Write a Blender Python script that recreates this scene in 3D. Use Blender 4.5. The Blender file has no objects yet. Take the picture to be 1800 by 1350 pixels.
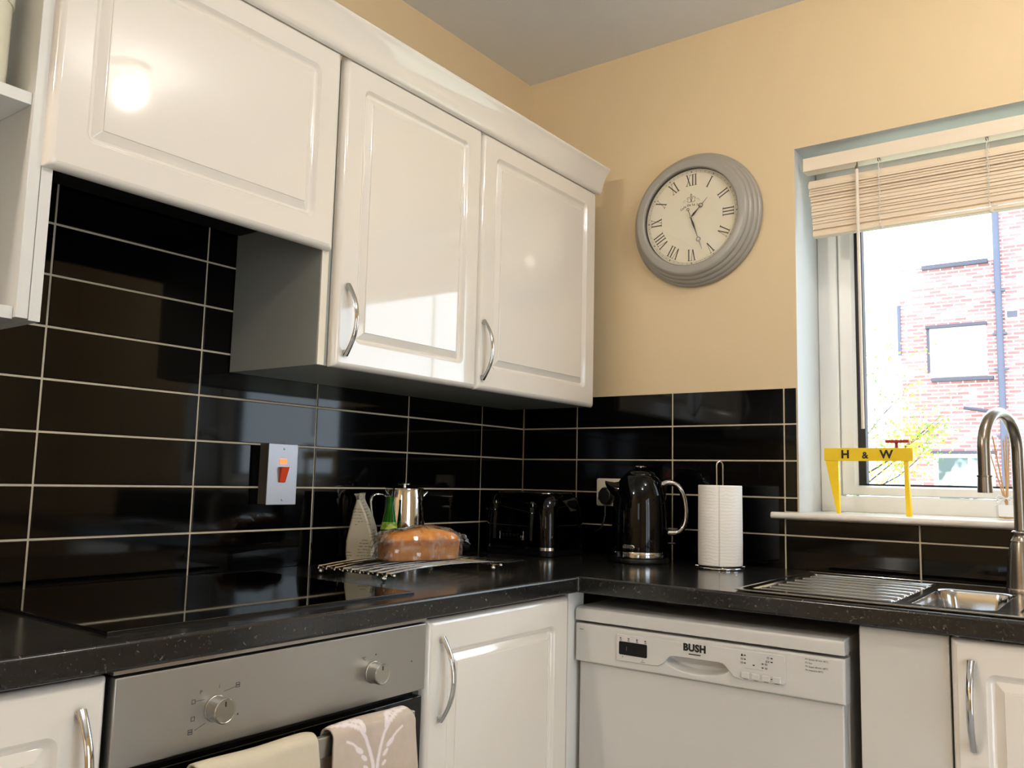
import bpy, bmesh, math, random
from mathutils import Vector, Matrix
random.seed(7)
SC = bpy.context.scene
COL = SC.collection
PI = math.pi
sin, cos = math.sin, math.cos

# ------------------------------------------------------------------ materials
def lin(c):
    return tuple((v/12.92 if v <= .04045 else ((v+.055)/1.055)**2.4) for v in c)
def mat(name, col, rough=.5, metal=0., spec=.5, coat=0., bump=0., bscale=50., emit=None, estr=0., srgb=True, trans=0., ior=1.5, aniso=0., bdetail=2.):
    m = bpy.data.materials.new(name); m.use_nodes = True
    n = m.node_tree.nodes; b = n['Principled BSDF']
    c = lin(col) if srgb else col
    b.inputs['Base Color'].default_value = (*c, 1)
    b.inputs['Roughness'].default_value = rough
    b.inputs['Metallic'].default_value = metal
    b.inputs['Specular IOR Level'].default_value = spec
    b.inputs['Coat Weight'].default_value = coat
    b.inputs['Coat Roughness'].default_value = .04
    b.inputs['Transmission Weight'].default_value = trans
    b.inputs['IOR'].default_value = ior
    if emit:
        b.inputs['Emission Color'].default_value = (*emit, 1)
        b.inputs['Emission Strength'].default_value = estr
    if bump:
        t = n.new('ShaderNodeTexCoord'); z = n.new('ShaderNodeTexNoise'); z.inputs['Scale'].default_value = bscale
        z.inputs['Detail'].default_value = bdetail
        u = n.new('ShaderNodeBump'); u.inputs['Strength'].default_value = bump; u.inputs['Distance'].default_value = .002
        L = m.node_tree.links
        L.new(t.outputs['Object'], z.inputs['Vector']); L.new(z.outputs['Fac'], u.inputs['Height']); L.new(u.outputs['Normal'], b.inputs['Normal'])
    return m
def ramp_noise(m, stops, scale, detail=3., rough_in=None, voronoi=False, stretch=None, distortion=0.):
    """base colour from a noise texture through a colour ramp (sRGB stops)"""
    n = m.node_tree.nodes; L = m.node_tree.links; b = n['Principled BSDF']
    t = n.new('ShaderNodeTexCoord'); z = n.new('ShaderNodeTexNoise')
    z.inputs['Scale'].default_value = scale; z.inputs['Detail'].default_value = detail; z.inputs['Distortion'].default_value = distortion
    src = t.outputs['Object']
    if stretch:
        mp = n.new('ShaderNodeMapping'); mp.inputs['Scale'].default_value = stretch
        L.new(src, mp.inputs['Vector']); src = mp.outputs['Vector']
    r = n.new('ShaderNodeValToRGB')
    els = r.color_ramp.elements
    while len(els) < len(stops): els.new(.5)
    for e, (p, c) in zip(els, stops):
        e.position = p; e.color = (*lin(c), 1)
    L.new(src, z.inputs['Vector']); L.new(z.outputs['Fac'], r.inputs['Fac']); L.new(r.outputs['Color'], b.inputs['Base Color'])
    return m
def thin_glass(name, tint=(1, 1, 1), refl=1.0, rough=0.0):
    m = bpy.data.materials.new(name); m.use_nodes = True
    n = m.node_tree.nodes; L = m.node_tree.links; n.clear()
    o = n.new('ShaderNodeOutputMaterial'); mx = n.new('ShaderNodeMixShader'); tr = n.new('ShaderNodeBsdfTransparent'); g = n.new('ShaderNodeBsdfGlossy')
    lw = n.new('ShaderNodeLayerWeight'); lw.inputs['Blend'].default_value = .5      # Schlick reflectance, same from both sides
    f = n.new('ShaderNodeMath'); f.operation = 'POWER'; f.inputs[1].default_value = 5.; L.new(lw.outputs['Facing'], f.inputs[0])
    f2 = n.new('ShaderNodeMath'); f2.operation = 'MULTIPLY_ADD'; f2.inputs[1].default_value = .9; f2.inputs[2].default_value = .035; L.new(f.outputs[0], f2.inputs[0]); f = f2
    mu = n.new('ShaderNodeMath'); mu.operation = 'MULTIPLY'; mu.inputs[1].default_value = refl; mu.use_clamp = True
    tr.inputs['Color'].default_value = (*tint, 1); g.inputs['Roughness'].default_value = rough
    L.new(f.outputs[0], mu.inputs[0]); L.new(mu.outputs[0], mx.inputs[0]); L.new(tr.outputs[0], mx.inputs[1]); L.new(g.outputs[0], mx.inputs[2]); L.new(mx.outputs[0], o.inputs[0])
    return m

M = {}
M['wall'] = mat('cream_paint', (.835, .748, .60), .6, bump=.12, bscale=260)
M['reveal'] = mat('white_reveal_paint', (.81, .82, .825), .45, bump=.1, bscale=200)
M['ceil'] = mat('textured_white_ceiling', (.88, .89, .90), .85, bump=.55, bscale=150, bdetail=3)
M['floor'] = mat('grey_vinyl_floor', (.70, .705, .71), .45, bump=.05, bscale=40)
M['door_gloss'] = mat('white_gloss_foil', (.895, .868, .83), .06, coat=.6)
M['carcass'] = mat('pale_grey_melamine', (.64, .65, .63), .2)
M['white_board'] = mat('white_melamine', (.87, .865, .845), .25)
M['shelf'] = mat('white_shelf_board', (.85, .845, .83), .35)
M['edge'] = mat('cream_board_edge', (.90, .87, .80), .35)
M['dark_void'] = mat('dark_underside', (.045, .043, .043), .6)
M['tile'] = mat('black_glazed_tile', (.014, .014, .017), .06, coat=.0, spec=.3, bump=.018, bscale=14)
M['grout'] = mat('cream_grout', (.80, .75, .65), .85)
M['worktop'] = mat('black_speckled_laminate', (.07, .07, .07), .17)
ramp_noise(M['worktop'], [(.0, (.055, .055, .055)), (.60, (.12, .118, .115)), (.665, (.17, .165, .155)), (.735, (.44, .42, .40))], 150, 5., distortion=.7)
M['hob'] = mat('black_ceramic_glass', (.012, .012, .014), .03, spec=.6)
M['steel'] = mat('brushed_steel', (.66, .645, .62), .3, metal=1.)
M['oven_steel'] = mat('brushed_oven_steel', (.70, .69, .67), .34, metal=1.)
M['knob'] = mat('satin_aluminium', (.72, .71, .69), .25, metal=1.)
M['sink_steel'] = mat('sink_steel', (.72, .72, .72), .2, metal=1.)
M['tap_steel'] = mat('brushed_nickel', (.56, .53, .49), .26, metal=1.)
M['chrome'] = mat('chrome', (.80, .80, .80), .06, metal=1.)
M['chrome_soft'] = mat('polished_steel', (.74, .73, .71), .09, metal=1.)
M['black_gloss'] = mat('black_gloss_enamel', (.010, .010, .011), .05, spec=.28)
M['black_plastic'] = mat('black_plastic', (.025, .025, .026), .35)
M['oven_glass'] = mat('black_oven_glass', (.01, .01, .01), .06)
M['white_plastic'] = mat('white_appliance', (.78, .77, .755), .33)
M['white_plate'] = mat('white_socket_plastic', (.90, .87, .80), .3)
M['upvc'] = mat('white_upvc', (.90, .90, .89), .25)
M['gasket'] = mat('black_rubber_gasket', (.03, .035, .045), .5)
M['sill'] = mat('white_sill_gloss', (.90, .87, .83), .25)
M['blind'] = mat('cream_blind_slats', (.88, .81, .72), .5)
M['blind_rail'] = mat('cream_blind_rail', (.88, .82, .735), .35)
M['blind_wand'] = mat('white_wand', (.9, .86, .8), .3)
M['cord'] = mat('white_cord', (.85, .83, .79), .8)
M['grey_plastic'] = mat('grey_plastic_clip', (.35, .33, .31), .4)
M['frame_grey'] = mat('warm_grey_clock_paint', (.60, .58, .545), .3)
M['dial'] = mat('cream_clock_dial', (.89, .855, .76), .6)
M['ink'] = mat('black_ink', (.055, .045, .045), .5)
M['ink_soft'] = mat('faded_grey_ink', (.40, .375, .345), .6)
M['ink_grey'] = mat('grey_print', (.33, .32, .31), .6)
M['glass'] = thin_glass('clear_glass')
M['window_glass'] = thin_glass('window_glass', (.98, .99, .99))
M['switch_plate'] = mat('satin_steel_plate', (.72, .72, .74), .38, metal=.75)
M['box_grey'] = mat('grey_box_side', (.36, .34, .31), .5)
M['orange'] = mat('orange_rocker', (.86, .25, .06), .35)
M['neon'] = mat('lit_neon_orange', (1, .30, .10), .4, emit=(1, .14, .03), estr=1.6)
M['paper'] = mat('white_kitchen_paper', (.96, .945, .92), .95)
M['card'] = mat('brown_card_tube', (.6, .5, .38), .9)
M['yellow'] = mat('yellow_painted_wood', (.93, .78, .07), .4)
M['red'] = mat('red_painted_wood', (.62, .10, .09), .4)
M['reed'] = mat('tan_reed', (.78, .62, .43), .7)
M['label_white'] = mat('white_label', (.92, .92, .92), .5)
M['oil'] = mat('amber_liquid', (.80, .66, .42), .1)
M['linen'] = mat('cream_linen', (.80, .75, .655), .95, bump=.35, bscale=900)
M['bulb'] = mat('lit_globe', (1, .85, .6), .4, emit=(1, .915, .80), estr=215.)
M['bulb_fill'] = mat('added_fill_globe', (1, .85, .6), .4, emit=(1, .915, .80), estr=320.)
M['lamp_white'] = mat('white_lamp_metal', (.85, .85, .83), .4)
M['canister'] = mat('cream_canister', (.88, .86, .78), .35)
M['brown_wood'] = mat('brown_wood', (.30, .19, .12), .5)
# bread
m = mat('sponge_crust', (.62, .36, .14), .75, bump=.3, bscale=220)
n = m.node_tree.nodes; L = m.node_tree.links; b = n['Principled BSDF']
t = n.new('ShaderNodeTexCoord'); sp = n.new('ShaderNodeSeparateXYZ'); L.new(t.outputs['Object'], sp.inputs[0])
nz = n.new('ShaderNodeTexNoise'); nz.inputs['Scale'].default_value = 28; nz.inputs['Detail'].default_value = 4; L.new(t.outputs['Object'], nz.inputs['Vector'])
ma = n.new('ShaderNodeMath'); ma.operation = 'MULTIPLY_ADD'; ma.inputs[1].default_value = .03; L.new(nz.outputs['Fac'], ma.inputs[0]); L.new(sp.outputs['Z'], ma.inputs[2])
mr = n.new('ShaderNodeMapRange'); mr.inputs['From Min'].default_value = 0.; mr.inputs['From Max'].default_value = .1; L.new(ma.outputs[0], mr.inputs['Value'])
r = n.new('ShaderNodeValToRGB'); els = r.color_ramp.elements
for k, (p_, c_) in enumerate([(0, (.64, .41, .20)), (.40, (.72, .48, .24)), (.58, (.60, .34, .14)), (.72, (.86, .54, .18)), (1, (.92, .62, .22))]):
    e = els[k] if k < 2 else els.new(p_)
    e.position = p_; e.color = (*lin(c_), 1)
L.new(mr.outputs[0], r.inputs['Fac']); L.new(r.outputs['Color'], b.inputs['Base Color']); M['bread'] = m
# cling film
M['film'] = thin_glass('cling_film', (.97, .96, .94), 2.4, .10)
n = M['film'].node_tree.nodes; L = M['film'].node_tree.links
out_ = n['Material Output']; old = out_.inputs[0].links[0].from_socket
df = n.new('ShaderNodeBsdfDiffuse'); df.inputs['Color'].default_value = (.85, .82, .76, 1); mz = n.new('ShaderNodeMixShader')
nz = n.new('ShaderNodeTexNoise'); nz.inputs['Scale'].default_value = 45; nz.inputs['Detail'].default_value = 5; tc = n.new('ShaderNodeTexCoord'); L.new(tc.outputs['Object'], nz.inputs['Vector'])
rm = n.new('ShaderNodeMapRange'); rm.inputs['From Min'].default_value = .50; rm.inputs['From Max'].default_value = .75; rm.inputs['To Min'].default_value = .02; rm.inputs['To Max'].default_value = .34
L.new(nz.outputs['Fac'], rm.inputs['Value']); L.new(rm.outputs[0], mz.inputs[0]); L.new(old, mz.inputs[1]); L.new(df.outputs[0], mz.inputs[2]); L.new(mz.outputs[0], out_.inputs[0])
# flour bag paper with print lines
m = mat('printed_paper_bag', (.74, .70, .62), .7, bump=.3, bscale=30)
n = m.node_tree.nodes; L = m.node_tree.links; b = n['Principled BSDF']
t = n.new('ShaderNodeTexCoord'); mp = n.new('ShaderNodeMapping'); mp.inputs['Scale'].default_value = (1, 1, 1); L.new(t.outputs['Object'], mp.inputs[0])
wv = n.new('ShaderNodeTexWave'); wv.bands_direction = 'Z'; wv.inputs['Scale'].default_value = 42; wv.inputs['Distortion'].default_value = 1.2; wv.inputs['Detail'].default_value = 1; wv.inputs['Detail Scale'].default_value = 2.
L.new(mp.outputs[0], wv.inputs['Vector'])
n2 = n.new('ShaderNodeTexNoise'); n2.inputs['Scale'].default_value = 320; L.new(t.outputs['Object'], n2.inputs['Vector'])
n3 = n.new('ShaderNodeTexNoise'); n3.inputs['Scale'].default_value = 16; L.new(t.outputs['Object'], n3.inputs['Vector'])
g1 = n.new('ShaderNodeMath'); g1.operation = 'GREATER_THAN'; g1.inputs[1].default_value = .80; L.new(wv.outputs['Fac'], g1.inputs[0])
g2 = n.new('ShaderNodeMath'); g2.operation = 'GREATER_THAN'; g2.inputs[1].default_value = .47; L.new(n2.outputs['Fac'], g2.inputs[0])
g3 = n.new('ShaderNodeMath'); g3.operation = 'GREATER_THAN'; g3.inputs[1].default_value = .46; L.new(n3.outputs['Fac'], g3.inputs[0])
mm = n.new('ShaderNodeMath'); mm.operation = 'MULTIPLY'; L.new(g1.outputs[0], mm.inputs[0]); L.new(g2.outputs[0], mm.inputs[1])
mm2 = n.new('ShaderNodeMath'); mm2.operation = 'MULTIPLY'; L.new(mm.outputs[0], mm2.inputs[0]); L.new(g3.outputs[0], mm2.inputs[1])
mx = n.new('ShaderNodeMix'); mx.data_type = 'RGBA'; mx.inputs[6].default_value = (*lin((.74, .71, .63)), 1); mx.inputs[7].default_value = (*lin((.47, .445, .40)), 1)
L.new(mm2.outputs[0], mx.inputs[0]); L.new(mx.outputs[2], b.inputs['Base Color']); M['bag'] = m
# green glass bottle
M['green_glass'] = mat('green_bottle', (.07, .36, .05), .06, trans=.25, ior=1.3)
M['green_label'] = mat('green_label', (.42, .62, .12), .5)
ramp_noise(M['green_label'], [(0, (.22, .45, .08)), (.48, (.42, .62, .12)), (.55, (.75, .78, .35))], 60)
# kitchen paper quilting
n = M['paper'].node_tree.nodes; L = M['paper'].node_tree.links
t = n.new('ShaderNodeTexCoord'); wv = n.new('ShaderNodeTexWave'); wv.inputs['Scale'].default_value = 38; wv.inputs['Distortion'].default_value = 6; wv.inputs['Detail Scale'].default_value = 1.3
wv.bands_direction = 'Z'
bu = n.new('ShaderNodeBump'); bu.inputs['Strength'].default_value = .16; bu.inputs['Distance'].default_value = .0015
L.new(t.outputs['Object'], wv.inputs[0]); L.new(wv.outputs['Fac'], bu.inputs['Height']); L.new(bu.outputs[0], n['Principled BSDF'].inputs['Normal'])
# brushed look for oven panel, tap and sink: fine streaks in roughness
def brushed(m, stretch, lo, hi):
    n = m.node_tree.nodes; L = m.node_tree.links; b = n['Principled BSDF']
    t = n.new('ShaderNodeTexCoord'); mp = n.new('ShaderNodeMapping'); mp.inputs['Scale'].default_value = stretch
    z = n.new('ShaderNodeTexNoise'); z.inputs['Scale'].default_value = 1.; z.inputs['Detail'].default_value = 3
    r = n.new('ShaderNodeMapRange'); r.inputs['To Min'].default_value = lo; r.inputs['To Max'].default_value = hi
    L.new(t.outputs['Object'], mp.inputs[0]); L.new(mp.outputs[0], z.inputs['Vector']); L.new(z.outputs['Fac'], r.inputs['Value']); L.new(r.outputs[0], b.inputs['Roughness'])
brushed(M['oven_steel'], (40, 6, 900), .26, .46)
brushed(M['sink_steel'], (8, 300, 300), .07, .17)
# exterior brick
m = mat('red_brickwork', (.55, .28, .24), .9)
n = m.node_tree.nodes; L = m.node_tree.links
t = n.new('ShaderNodeTexCoord'); mp = n.new('ShaderNodeMapping'); mp.inputs['Rotation'].default_value = (PI/2, 0, 0)
bk = n.new('ShaderNodeTexBrick'); bk.inputs['Scale'].default_value = 1.; bk.inputs['Brick Width'].default_value = .225; bk.inputs['Row Height'].default_value = .075
bk.inputs['Mortar Size'].default_value = .011; bk.inputs['Color1'].default_value = (*lin((.67, .44, .43)), 1); bk.inputs['Color2'].default_value = (*lin((.79, .60, .59)), 1); bk.inputs['Mortar'].default_value = (*lin((.93, .88, .88)), 1)
bk.inputs['Bias'].default_value = -.1
L.new(t.outputs['Object'], mp.inputs[0]); L.new(mp.outputs[0], bk.inputs['Vector']); L.new(bk.outputs['Color'], n['Principled BSDF'].inputs['Base Color']); M['brick'] = m
M['slate_pipe'] = mat('blue_grey_pipe', (.36, .38, .46), .5)
M['dark_trim'] = mat('dark_gutter', (.30, .30, .36), .6)
M['white_render'] = mat('white_window_frame', (.93, .94, .95), .5)
M['out_pane'] = mat('painted_sky_reflection_pane', (.80, .86, .86), .08, spec=.8)  # bright sky reflection put into the pane colour
M['out_pane_dark'] = mat('painted_grey_reflection_pane', (.45, .52, .50), .3)
ramp_noise(M['out_pane_dark'], [(.42, (.32, .38, .37)), (.58, (.93, .96, .96))], 2.2, 2.)  # mottled grey and white reflections painted into the lower pane
M['vent'] = mat('grey_vent', (.36, .36, .42), .6)
M['bark'] = mat('grey_brown_bark', (.26, .24, .23), .9)
M['leaf'] = mat('yellow_autumn_leaves', (.80, .76, .18), .7)
ramp_noise(M['leaf'], [(.42, (.40, .60, .16)), (.50, (.84, .78, .20)), (.62, (.90, .80, .22)), (.70, (.80, .55, .20))], 1.6, 3.)
M['lawn'] = mat('pale_ground', (.70, .70, .60), .95)

# ------------------------------------------------------------------ mesh builder
ORG = {}
def empty(name, loc, rz=0.):
    o = bpy.data.objects.new(name, None); o.empty_display_size = .05; o.location = loc; o.rotation_euler = (0, 0, rz)
    COL.objects.link(o); ORG[o.name] = Vector(loc) if rz == 0. else Vector((0, 0, 0))
    return o
def tag(o, label=None, cat=None, group=None, kind=None):
    if label: o['label'] = label
    if cat: o['category'] = cat
    if group: o['group'] = group
    if kind: o['kind'] = kind
    return o
def thing(name, label, cat, loc, rz=0., group=None):
    return tag(empty(name, loc, rz), label, cat, group)

def rrect(u0, u1, v0, v1, r, n=6):
    r = max(min(r, (u1-u0)/2-1e-5, (v1-v0)/2-1e-5), 1e-5)
    P = []
    for (cx, cy, a0) in ((u1-r, v1-r, 0), (u0+r, v1-r, 90), (u0+r, v0+r, 180), (u1-r, v0+r, 270)):
        for k in range(n+1):
            a = math.radians(a0+90*k/n); P.append((cx+r*cos(a), cy+r*sin(a)))
    return P

class MB:
    def __init__(s): s.v = []; s.f = []; s.m = []
    def add(s, vs, fs, mi=0):
        o = len(s.v); s.v += [tuple(p) for p in vs]
        for f in fs: s.f.append([i+o for i in f]); s.m.append(mi)
        return s
    def box(s, x0, x1, y0, y1, z0, z1, mi=0):
        v = [(x0, y0, z0), (x1, y0, z0), (x1, y1, z0), (x0, y1, z0), (x0, y0, z1), (x1, y0, z1), (x1, y1, z1), (x0, y1, z1)]
        return s.add(v, [(0, 3, 2, 1), (4, 5, 6, 7), (0, 1, 5, 4), (1, 2, 6, 5), (2, 3, 7, 6), (3, 0, 4, 7)], mi)
    def loops(s, L, cap0=True, cap1=True, closed=True, mi=0):
        n = len(L[0]); vs = [p for l in L for p in l]; fs = []
        for a in range(len(L)-1):
            for i in range(n if closed else n-1):
                j = (i+1) % n
                fs.append((a*n+i, a*n+j, (a+1)*n+j, (a+1)*n+i))
        if cap0: fs.append(tuple(range(n-1, -1, -1)))
        if cap1: fs.append(tuple((len(L)-1)*n+i for i in range(n)))
        return s.add(vs, fs, mi)
    def prism(s, poly, ax, a0, a1, mi=0):
        def P(u, v, w): return {'x': (w, u, v), 'y': (u, w, v), 'z': (u, v, w)}[ax]
        return s.loops([[P(u, v, a0) for u, v in poly], [P(u, v, a1) for u, v in poly]], mi=mi)
    def tube(s, pts, r, n=10, closed=False, caps=True, side=None, flat=1., mi=0):
        pts = [Vector(p) for p in pts]; N = len(pts); L = []
        prev = None
        for i, p in enumerate(pts):
            if closed: t = pts[(i+1) % N]-pts[i-1]
            else: t = pts[min(i+1, N-1)]-pts[max(i-1, 0)]
            t.normalize()
            if side is not None: a = Vector(side); a = (a-t*a.dot(t)).normalized()
            elif prev is None:
                a = t.orthogonal().normalized()
            else:
                a = (prev-t*prev.dot(t)).normalized()
            prev = a; b = t.cross(a)
            rr = r[i] if isinstance(r, (list, tuple)) else r
            L.append([p+a*rr*cos(2*PI*k/n)+b*rr*flat*sin(2*PI*k/n) for k in range(n)])
        if closed: L.append(L[0])
        return s.loops(L, caps and not closed, caps and not closed, mi=mi)
    def lathe(s, prof, c=(0, 0, 0), n=32, axis='z', mi=0, cap=True):
        c = Vector(c); L = []
        for r_, h in prof:
            l = []
            for k in range(n):
                a = 2*PI*k/n; u, v = r_*cos(a), r_*sin(a)
                d = {'z': (u, v, h), 'x': (h, u, v), 'y': (v, h, u)}[axis]
                l.append(c+Vector(d))
            L.append(l)
        return s.loops(L, cap, cap, mi=mi)
    def sphere(s, c, r, n=16, mi=0, sz=1.):
        return s.lathe([(max(r*sin(PI*k/(n//2)), 1e-5), -r*sz*cos(PI*k/(n//2))) for k in range(n//2+1)], c, n, mi=mi)
    def grid(s, fn, nu, nv, mi=0):
        vs = [fn(i/(nu-1), j/(nv-1)) for i in range(nu) for j in range(nv)]
        fs = [(i*nv+j, (i+1)*nv+j, (i+1)*nv+j+1, i*nv+j+1) for i in range(nu-1) for j in range(nv-1)]
        return s.add(vs, fs, mi)
    def slab(s, us, vs, keep, w0, w1, P, mi_face=0, mi_hole=None):
        """cells of a (u,v) grid kept or dropped, extruded from w0 to w1; P maps (u,v,w) to xyz"""
        nu, nv = len(us)-1, len(vs)-1
        K = lambda i, j: 0 <= i < nu and 0 <= j < nv and keep((us[i]+us[i+1])/2, (vs[j]+vs[j+1])/2)
        idx = {}
        def V(i, j, k):
            key = (i, j, k)
            if key not in idx: idx[key] = len(s.v); s.v.append(P(us[i], vs[j], (w0, w1)[k]))
            return idx[key]
        mh = mi_face if mi_hole is None else mi_hole
        def F(q, m): s.f.append(q); s.m.append(m)
        for i in range(nu):
            for j in range(nv):
                if not K(i, j): continue
                F([V(i, j, 0), V(i, j+1, 0), V(i+1, j+1, 0), V(i+1, j, 0)], mi_face)
                F([V(i, j, 1), V(i+1, j, 1), V(i+1, j+1, 1), V(i, j+1, 1)], mi_face)
                for (di, dj, q) in ((-1, 0, ((i, j), (i, j+1))), (1, 0, ((i+1, j+1), (i+1, j))), (0, -1, ((i+1, j), (i, j))), (0, 1, ((i, j+1), (i+1, j+1)))):
                    if not K(i+di, j+dj):
                        inside = 0 <= i+di < nu and 0 <= j+dj < nv
                        (a, b_), (c, d) = q
                        F([V(a, b_, 0), V(a, b_, 1), V(c, d, 1), V(c, d, 0)], mh if inside else mi_face)
        return s
    def xform(s, mtx, start=0):
        for i in range(start, len(s.v)): s.v[i] = tuple(mtx @ Vector(s.v[i]))
        return s
    def build(s, name, mats, parent=None, bevel=0., seg=2, sharp=35., origin=None, recalc=True):
        me = bpy.data.meshes.new(name)
        org = Vector((0, 0, 0))
        if parent is not None: org = ORG[parent.name]
        elif origin is not None: org = Vector(origin)
        me.from_pydata([tuple(Vector(p)-org) for p in s.v], [], s.f)
        mats = mats if isinstance(mats, (list, tuple)) else [mats]
        for m_ in mats: me.materials.append(m_)
        me.polygons.foreach_set('material_index', s.m)
        if recalc:
            bm = bmesh.new(); bm.from_mesh(me); bmesh.ops.recalc_face_normals(bm, faces=bm.faces); bm.to_mesh(me); bm.free()
        me.polygons.foreach_set('use_smooth', [True]*len(me.polygons))
        me.set_sharp_from_angle(angle=math.radians(sharp))
        o = bpy.data.objects.new(name, me); COL.objects.link(o)
        if parent is not None: o.parent = parent
        else: o.location = org
        ORG[o.name] = org
        if bevel:
            b_ = o.modifiers.new('bevel', 'BEVEL'); b_.width = bevel; b_.segments = seg; b_.limit_method = 'ANGLE'; b_.angle_limit = math.radians(40)
            pass
        wn = o.modifiers.new('flat_faces', 'WEIGHTED_NORMAL'); wn.weight = 60; wn.keep_sharp = True
        return o
def part(*a, **k): return a[0].build(*a[1:], **k)

def text_mesh(txt, size, O, R, U, extrude=.0003, bold=0., align='CENTER', spacing=1.):
    """letters as geometry standing on the plane through O spanned by R (reading direction) and U (up)"""
    cu = bpy.data.curves.new('lettering', 'FONT'); cu.body = txt; cu.size = size; cu.extrude = extrude; cu.offset = bold
    cu.align_x = align; cu.align_y = 'CENTER'; cu.space_character = spacing; cu.resolution_u = 4
    ob = bpy.data.objects.new('lettering', cu); COL.objects.link(ob)
    dg = bpy.context.evaluated_depsgraph_get()
    me = bpy.data.meshes.new_from_object(ob.evaluated_get(dg))
    R = Vector(R).normalized(); U = Vector(U).normalized(); N = R.cross(U); O = Vector(O)
    mb = MB()
    mb.add([O+R*v.co.x+U*v.co.y+N*v.co.z for v in me.vertices], [tuple(p.vertices) for p in me.polygons])
    bpy.data.objects.remove(ob); bpy.data.curves.remove(cu); bpy.data.meshes.remove(me)
    return mb

# ================================================================== THE SETTING
ZC = 2.52
WR, WF = 3.15, -4.35            # right wall x, wall behind the camera y
XW0, XW1, ZW0, ZW1 = .9135, 1.99, 1.0713, 2.086    # window opening
st = lambda o: tag(o, kind='structure')
o = MB().box(-.12, WR+.12, WF-.12, .32, -.1, 0).build('floor', M['floor']); st(o)
o = MB().box(-.12, WR+.12, WF-.12, .32, ZC, ZC+.12).build('ceiling', M['ceil']); st(o)
wall_left = st(MB().box(-.127, -.007, WF-.12, .32, 0, ZC).build('wall_left', M['wall']))
wb = MB().slab([-.007, XW0, XW1, WR+.12], [0, ZW0-.018, ZW1, ZC], lambda u, v: not (XW0 < u < XW1 and ZW0-.018 < v < ZW1), .007, .30, lambda u, v, w: (u, w, v), 0, 1)
wall_back = st(wb.build('wall_back', [M['wall'], M['reveal']]))
PY0, PY1, PZ1_ = -2.30, -1.25, 2.05     # unseen glazed opening added in the right wall to bring in daylight
st(MB().slab([WF-.12, PY0, PY1, .007], [0, PZ1_, ZC], lambda u, v: not (PY0 < u < PY1 and v < PZ1_), WR, WR+.12, lambda u, v, w: (w, u, v), 0, 1).build('wall_right', [M['wall'], M['reveal']]))
w2 = st(MB().slab([PY0, PY0+.07, (PY0+PY1)/2-.05, (PY0+PY1)/2+.05, PY1-.07, PY1], [0, .08, PZ1_-.07, PZ1_], lambda u, v: not (.08 < v < PZ1_-.07 and (PY0+.07 < u < (PY0+PY1)/2-.05 or (PY0+PY1)/2+.05 < u < PY1-.07)), WR+.03, WR+.09, lambda u, v, w: (w, u, v)).build('added_window_2', M['upvc'], bevel=.003))
part(MB().box(WR+.055, WR+.060, PY0+.07, PY1-.07, .08, PZ1_-.07), 'glass_pane', M['window_glass'], w2)
FX0, FX1, FZ0, FZ1 = 1.90, 2.50, 1.10, 2.08      # unseen small window added behind the camera for more daylight
st(MB().slab([-.007, FX0, FX1, WR], [0, FZ0, FZ1, ZC], lambda u, v: not (FX0 < u < FX1 and FZ0 < v < FZ1), WF-.12, WF, lambda u, v, w: (u, w, v), 0, 1).build('wall_front', [M['wall'], M['reveal']]))
fm = (FX0+FX1)/2
w3 = st(MB().slab([FX0, FX0+.07, fm-.06, fm+.06, FX1-.07, FX1], [FZ0, FZ0+.07, FZ1-.07, FZ1], lambda u, v: not (FZ0+.07 < v < FZ1-.07 and (FX0+.07 < u < fm-.06 or fm+.06 < u < FX1-.07)), WF-.09, WF-.03, lambda u, v, w: (u, w, v)).build('added_window_3', M['upvc'], bevel=.003))
part(MB().box(FX0+.07, FX1-.07, WF-.062, WF-.057, FZ0+.07, FZ1-.07), 'glass_pane', M['window_glass'], w3)

# tiles: real tiles standing on a grout bed
TW, TH, G = .33352, .1, .0042
def tiles(side, cells):
    mb = MB(); rnd = random.Random(3 if side == 'L' else 5)
    P = (lambda u, v, d: (d, u, v)) if side == 'L' else (lambda u, v, d: (u, -d, v))
    for (u0, u1, v0, v1) in cells:
        # grout bed
        mb.add([P(u0, v0, -.0025), P(u1, v0, -.0025), P(u1, v1, -.0025), P(u0, v1, -.0025)], [(0, 1, 2, 3)], 1)
        a0, a1, b0, b1 = u0+G/2, u1-G/2, v0+G/2, v1-G/2
        if a1-a0 < .004 or b1-b0 < .004: continue
        tu, tv = rnd.uniform(-1, 1)*.0022, rnd.uniform(-1, 1)*.0035
        cu, cv = (a0+a1)/2, (b0+b1)/2
        dep = lambda u, v, d: d+(u-cu)*tu+(v-cv)*tv
        c = .0014; L = []
        for ins, d in ((0, -.003), (0, -.0012), (c*.4, -.0004), (c, 0.)):
            L.append([P(u, v, dep(u, v, d)) for u, v in ((a0+ins, b0+ins), (a1-ins, b0+ins), (a1-ins, b1-ins), (a0+ins, b1-ins))])
        mb.loops(L, False, True, mi=0)
    return mb
def cells(us, vs, keep=lambda u, v: True):
    return [(us[i], us[i+1], vs[j], vs[j+1]) for i in range(len(us)-1) for j in range(len(vs)-1) if keep((us[i]+us[i+1])/2, (vs[j]+vs[j+1])/2)]
yL = [0.]+[-(.22322+k*TW) for k in range(0, 8)]
yL = sorted(yL)
zL = [.9095-.03, .9095]+[1.0095+j*TH for j in range(0, 10)]
def keepL(u, v):
    if v > 1.41: return -1.56 < u < -1.15 or (-1.9 < u < -1.5 and v < 1.75) or (-1.24 < u < -.9 and v < 1.72)
    return True
part(tiles('L', cells(yL, zL, keepL)), 'tile_splashback', [M['tile'], M['grout']], wall_left, recalc=False, sharp=15)
xR = [0., .21006]+[.21006+k*TW for k in range(1, 8)]
zR = [.8795, .9095, 1.0095, 1.1095, 1.2095, 1.3095, 1.4095]
cR = []
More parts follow.
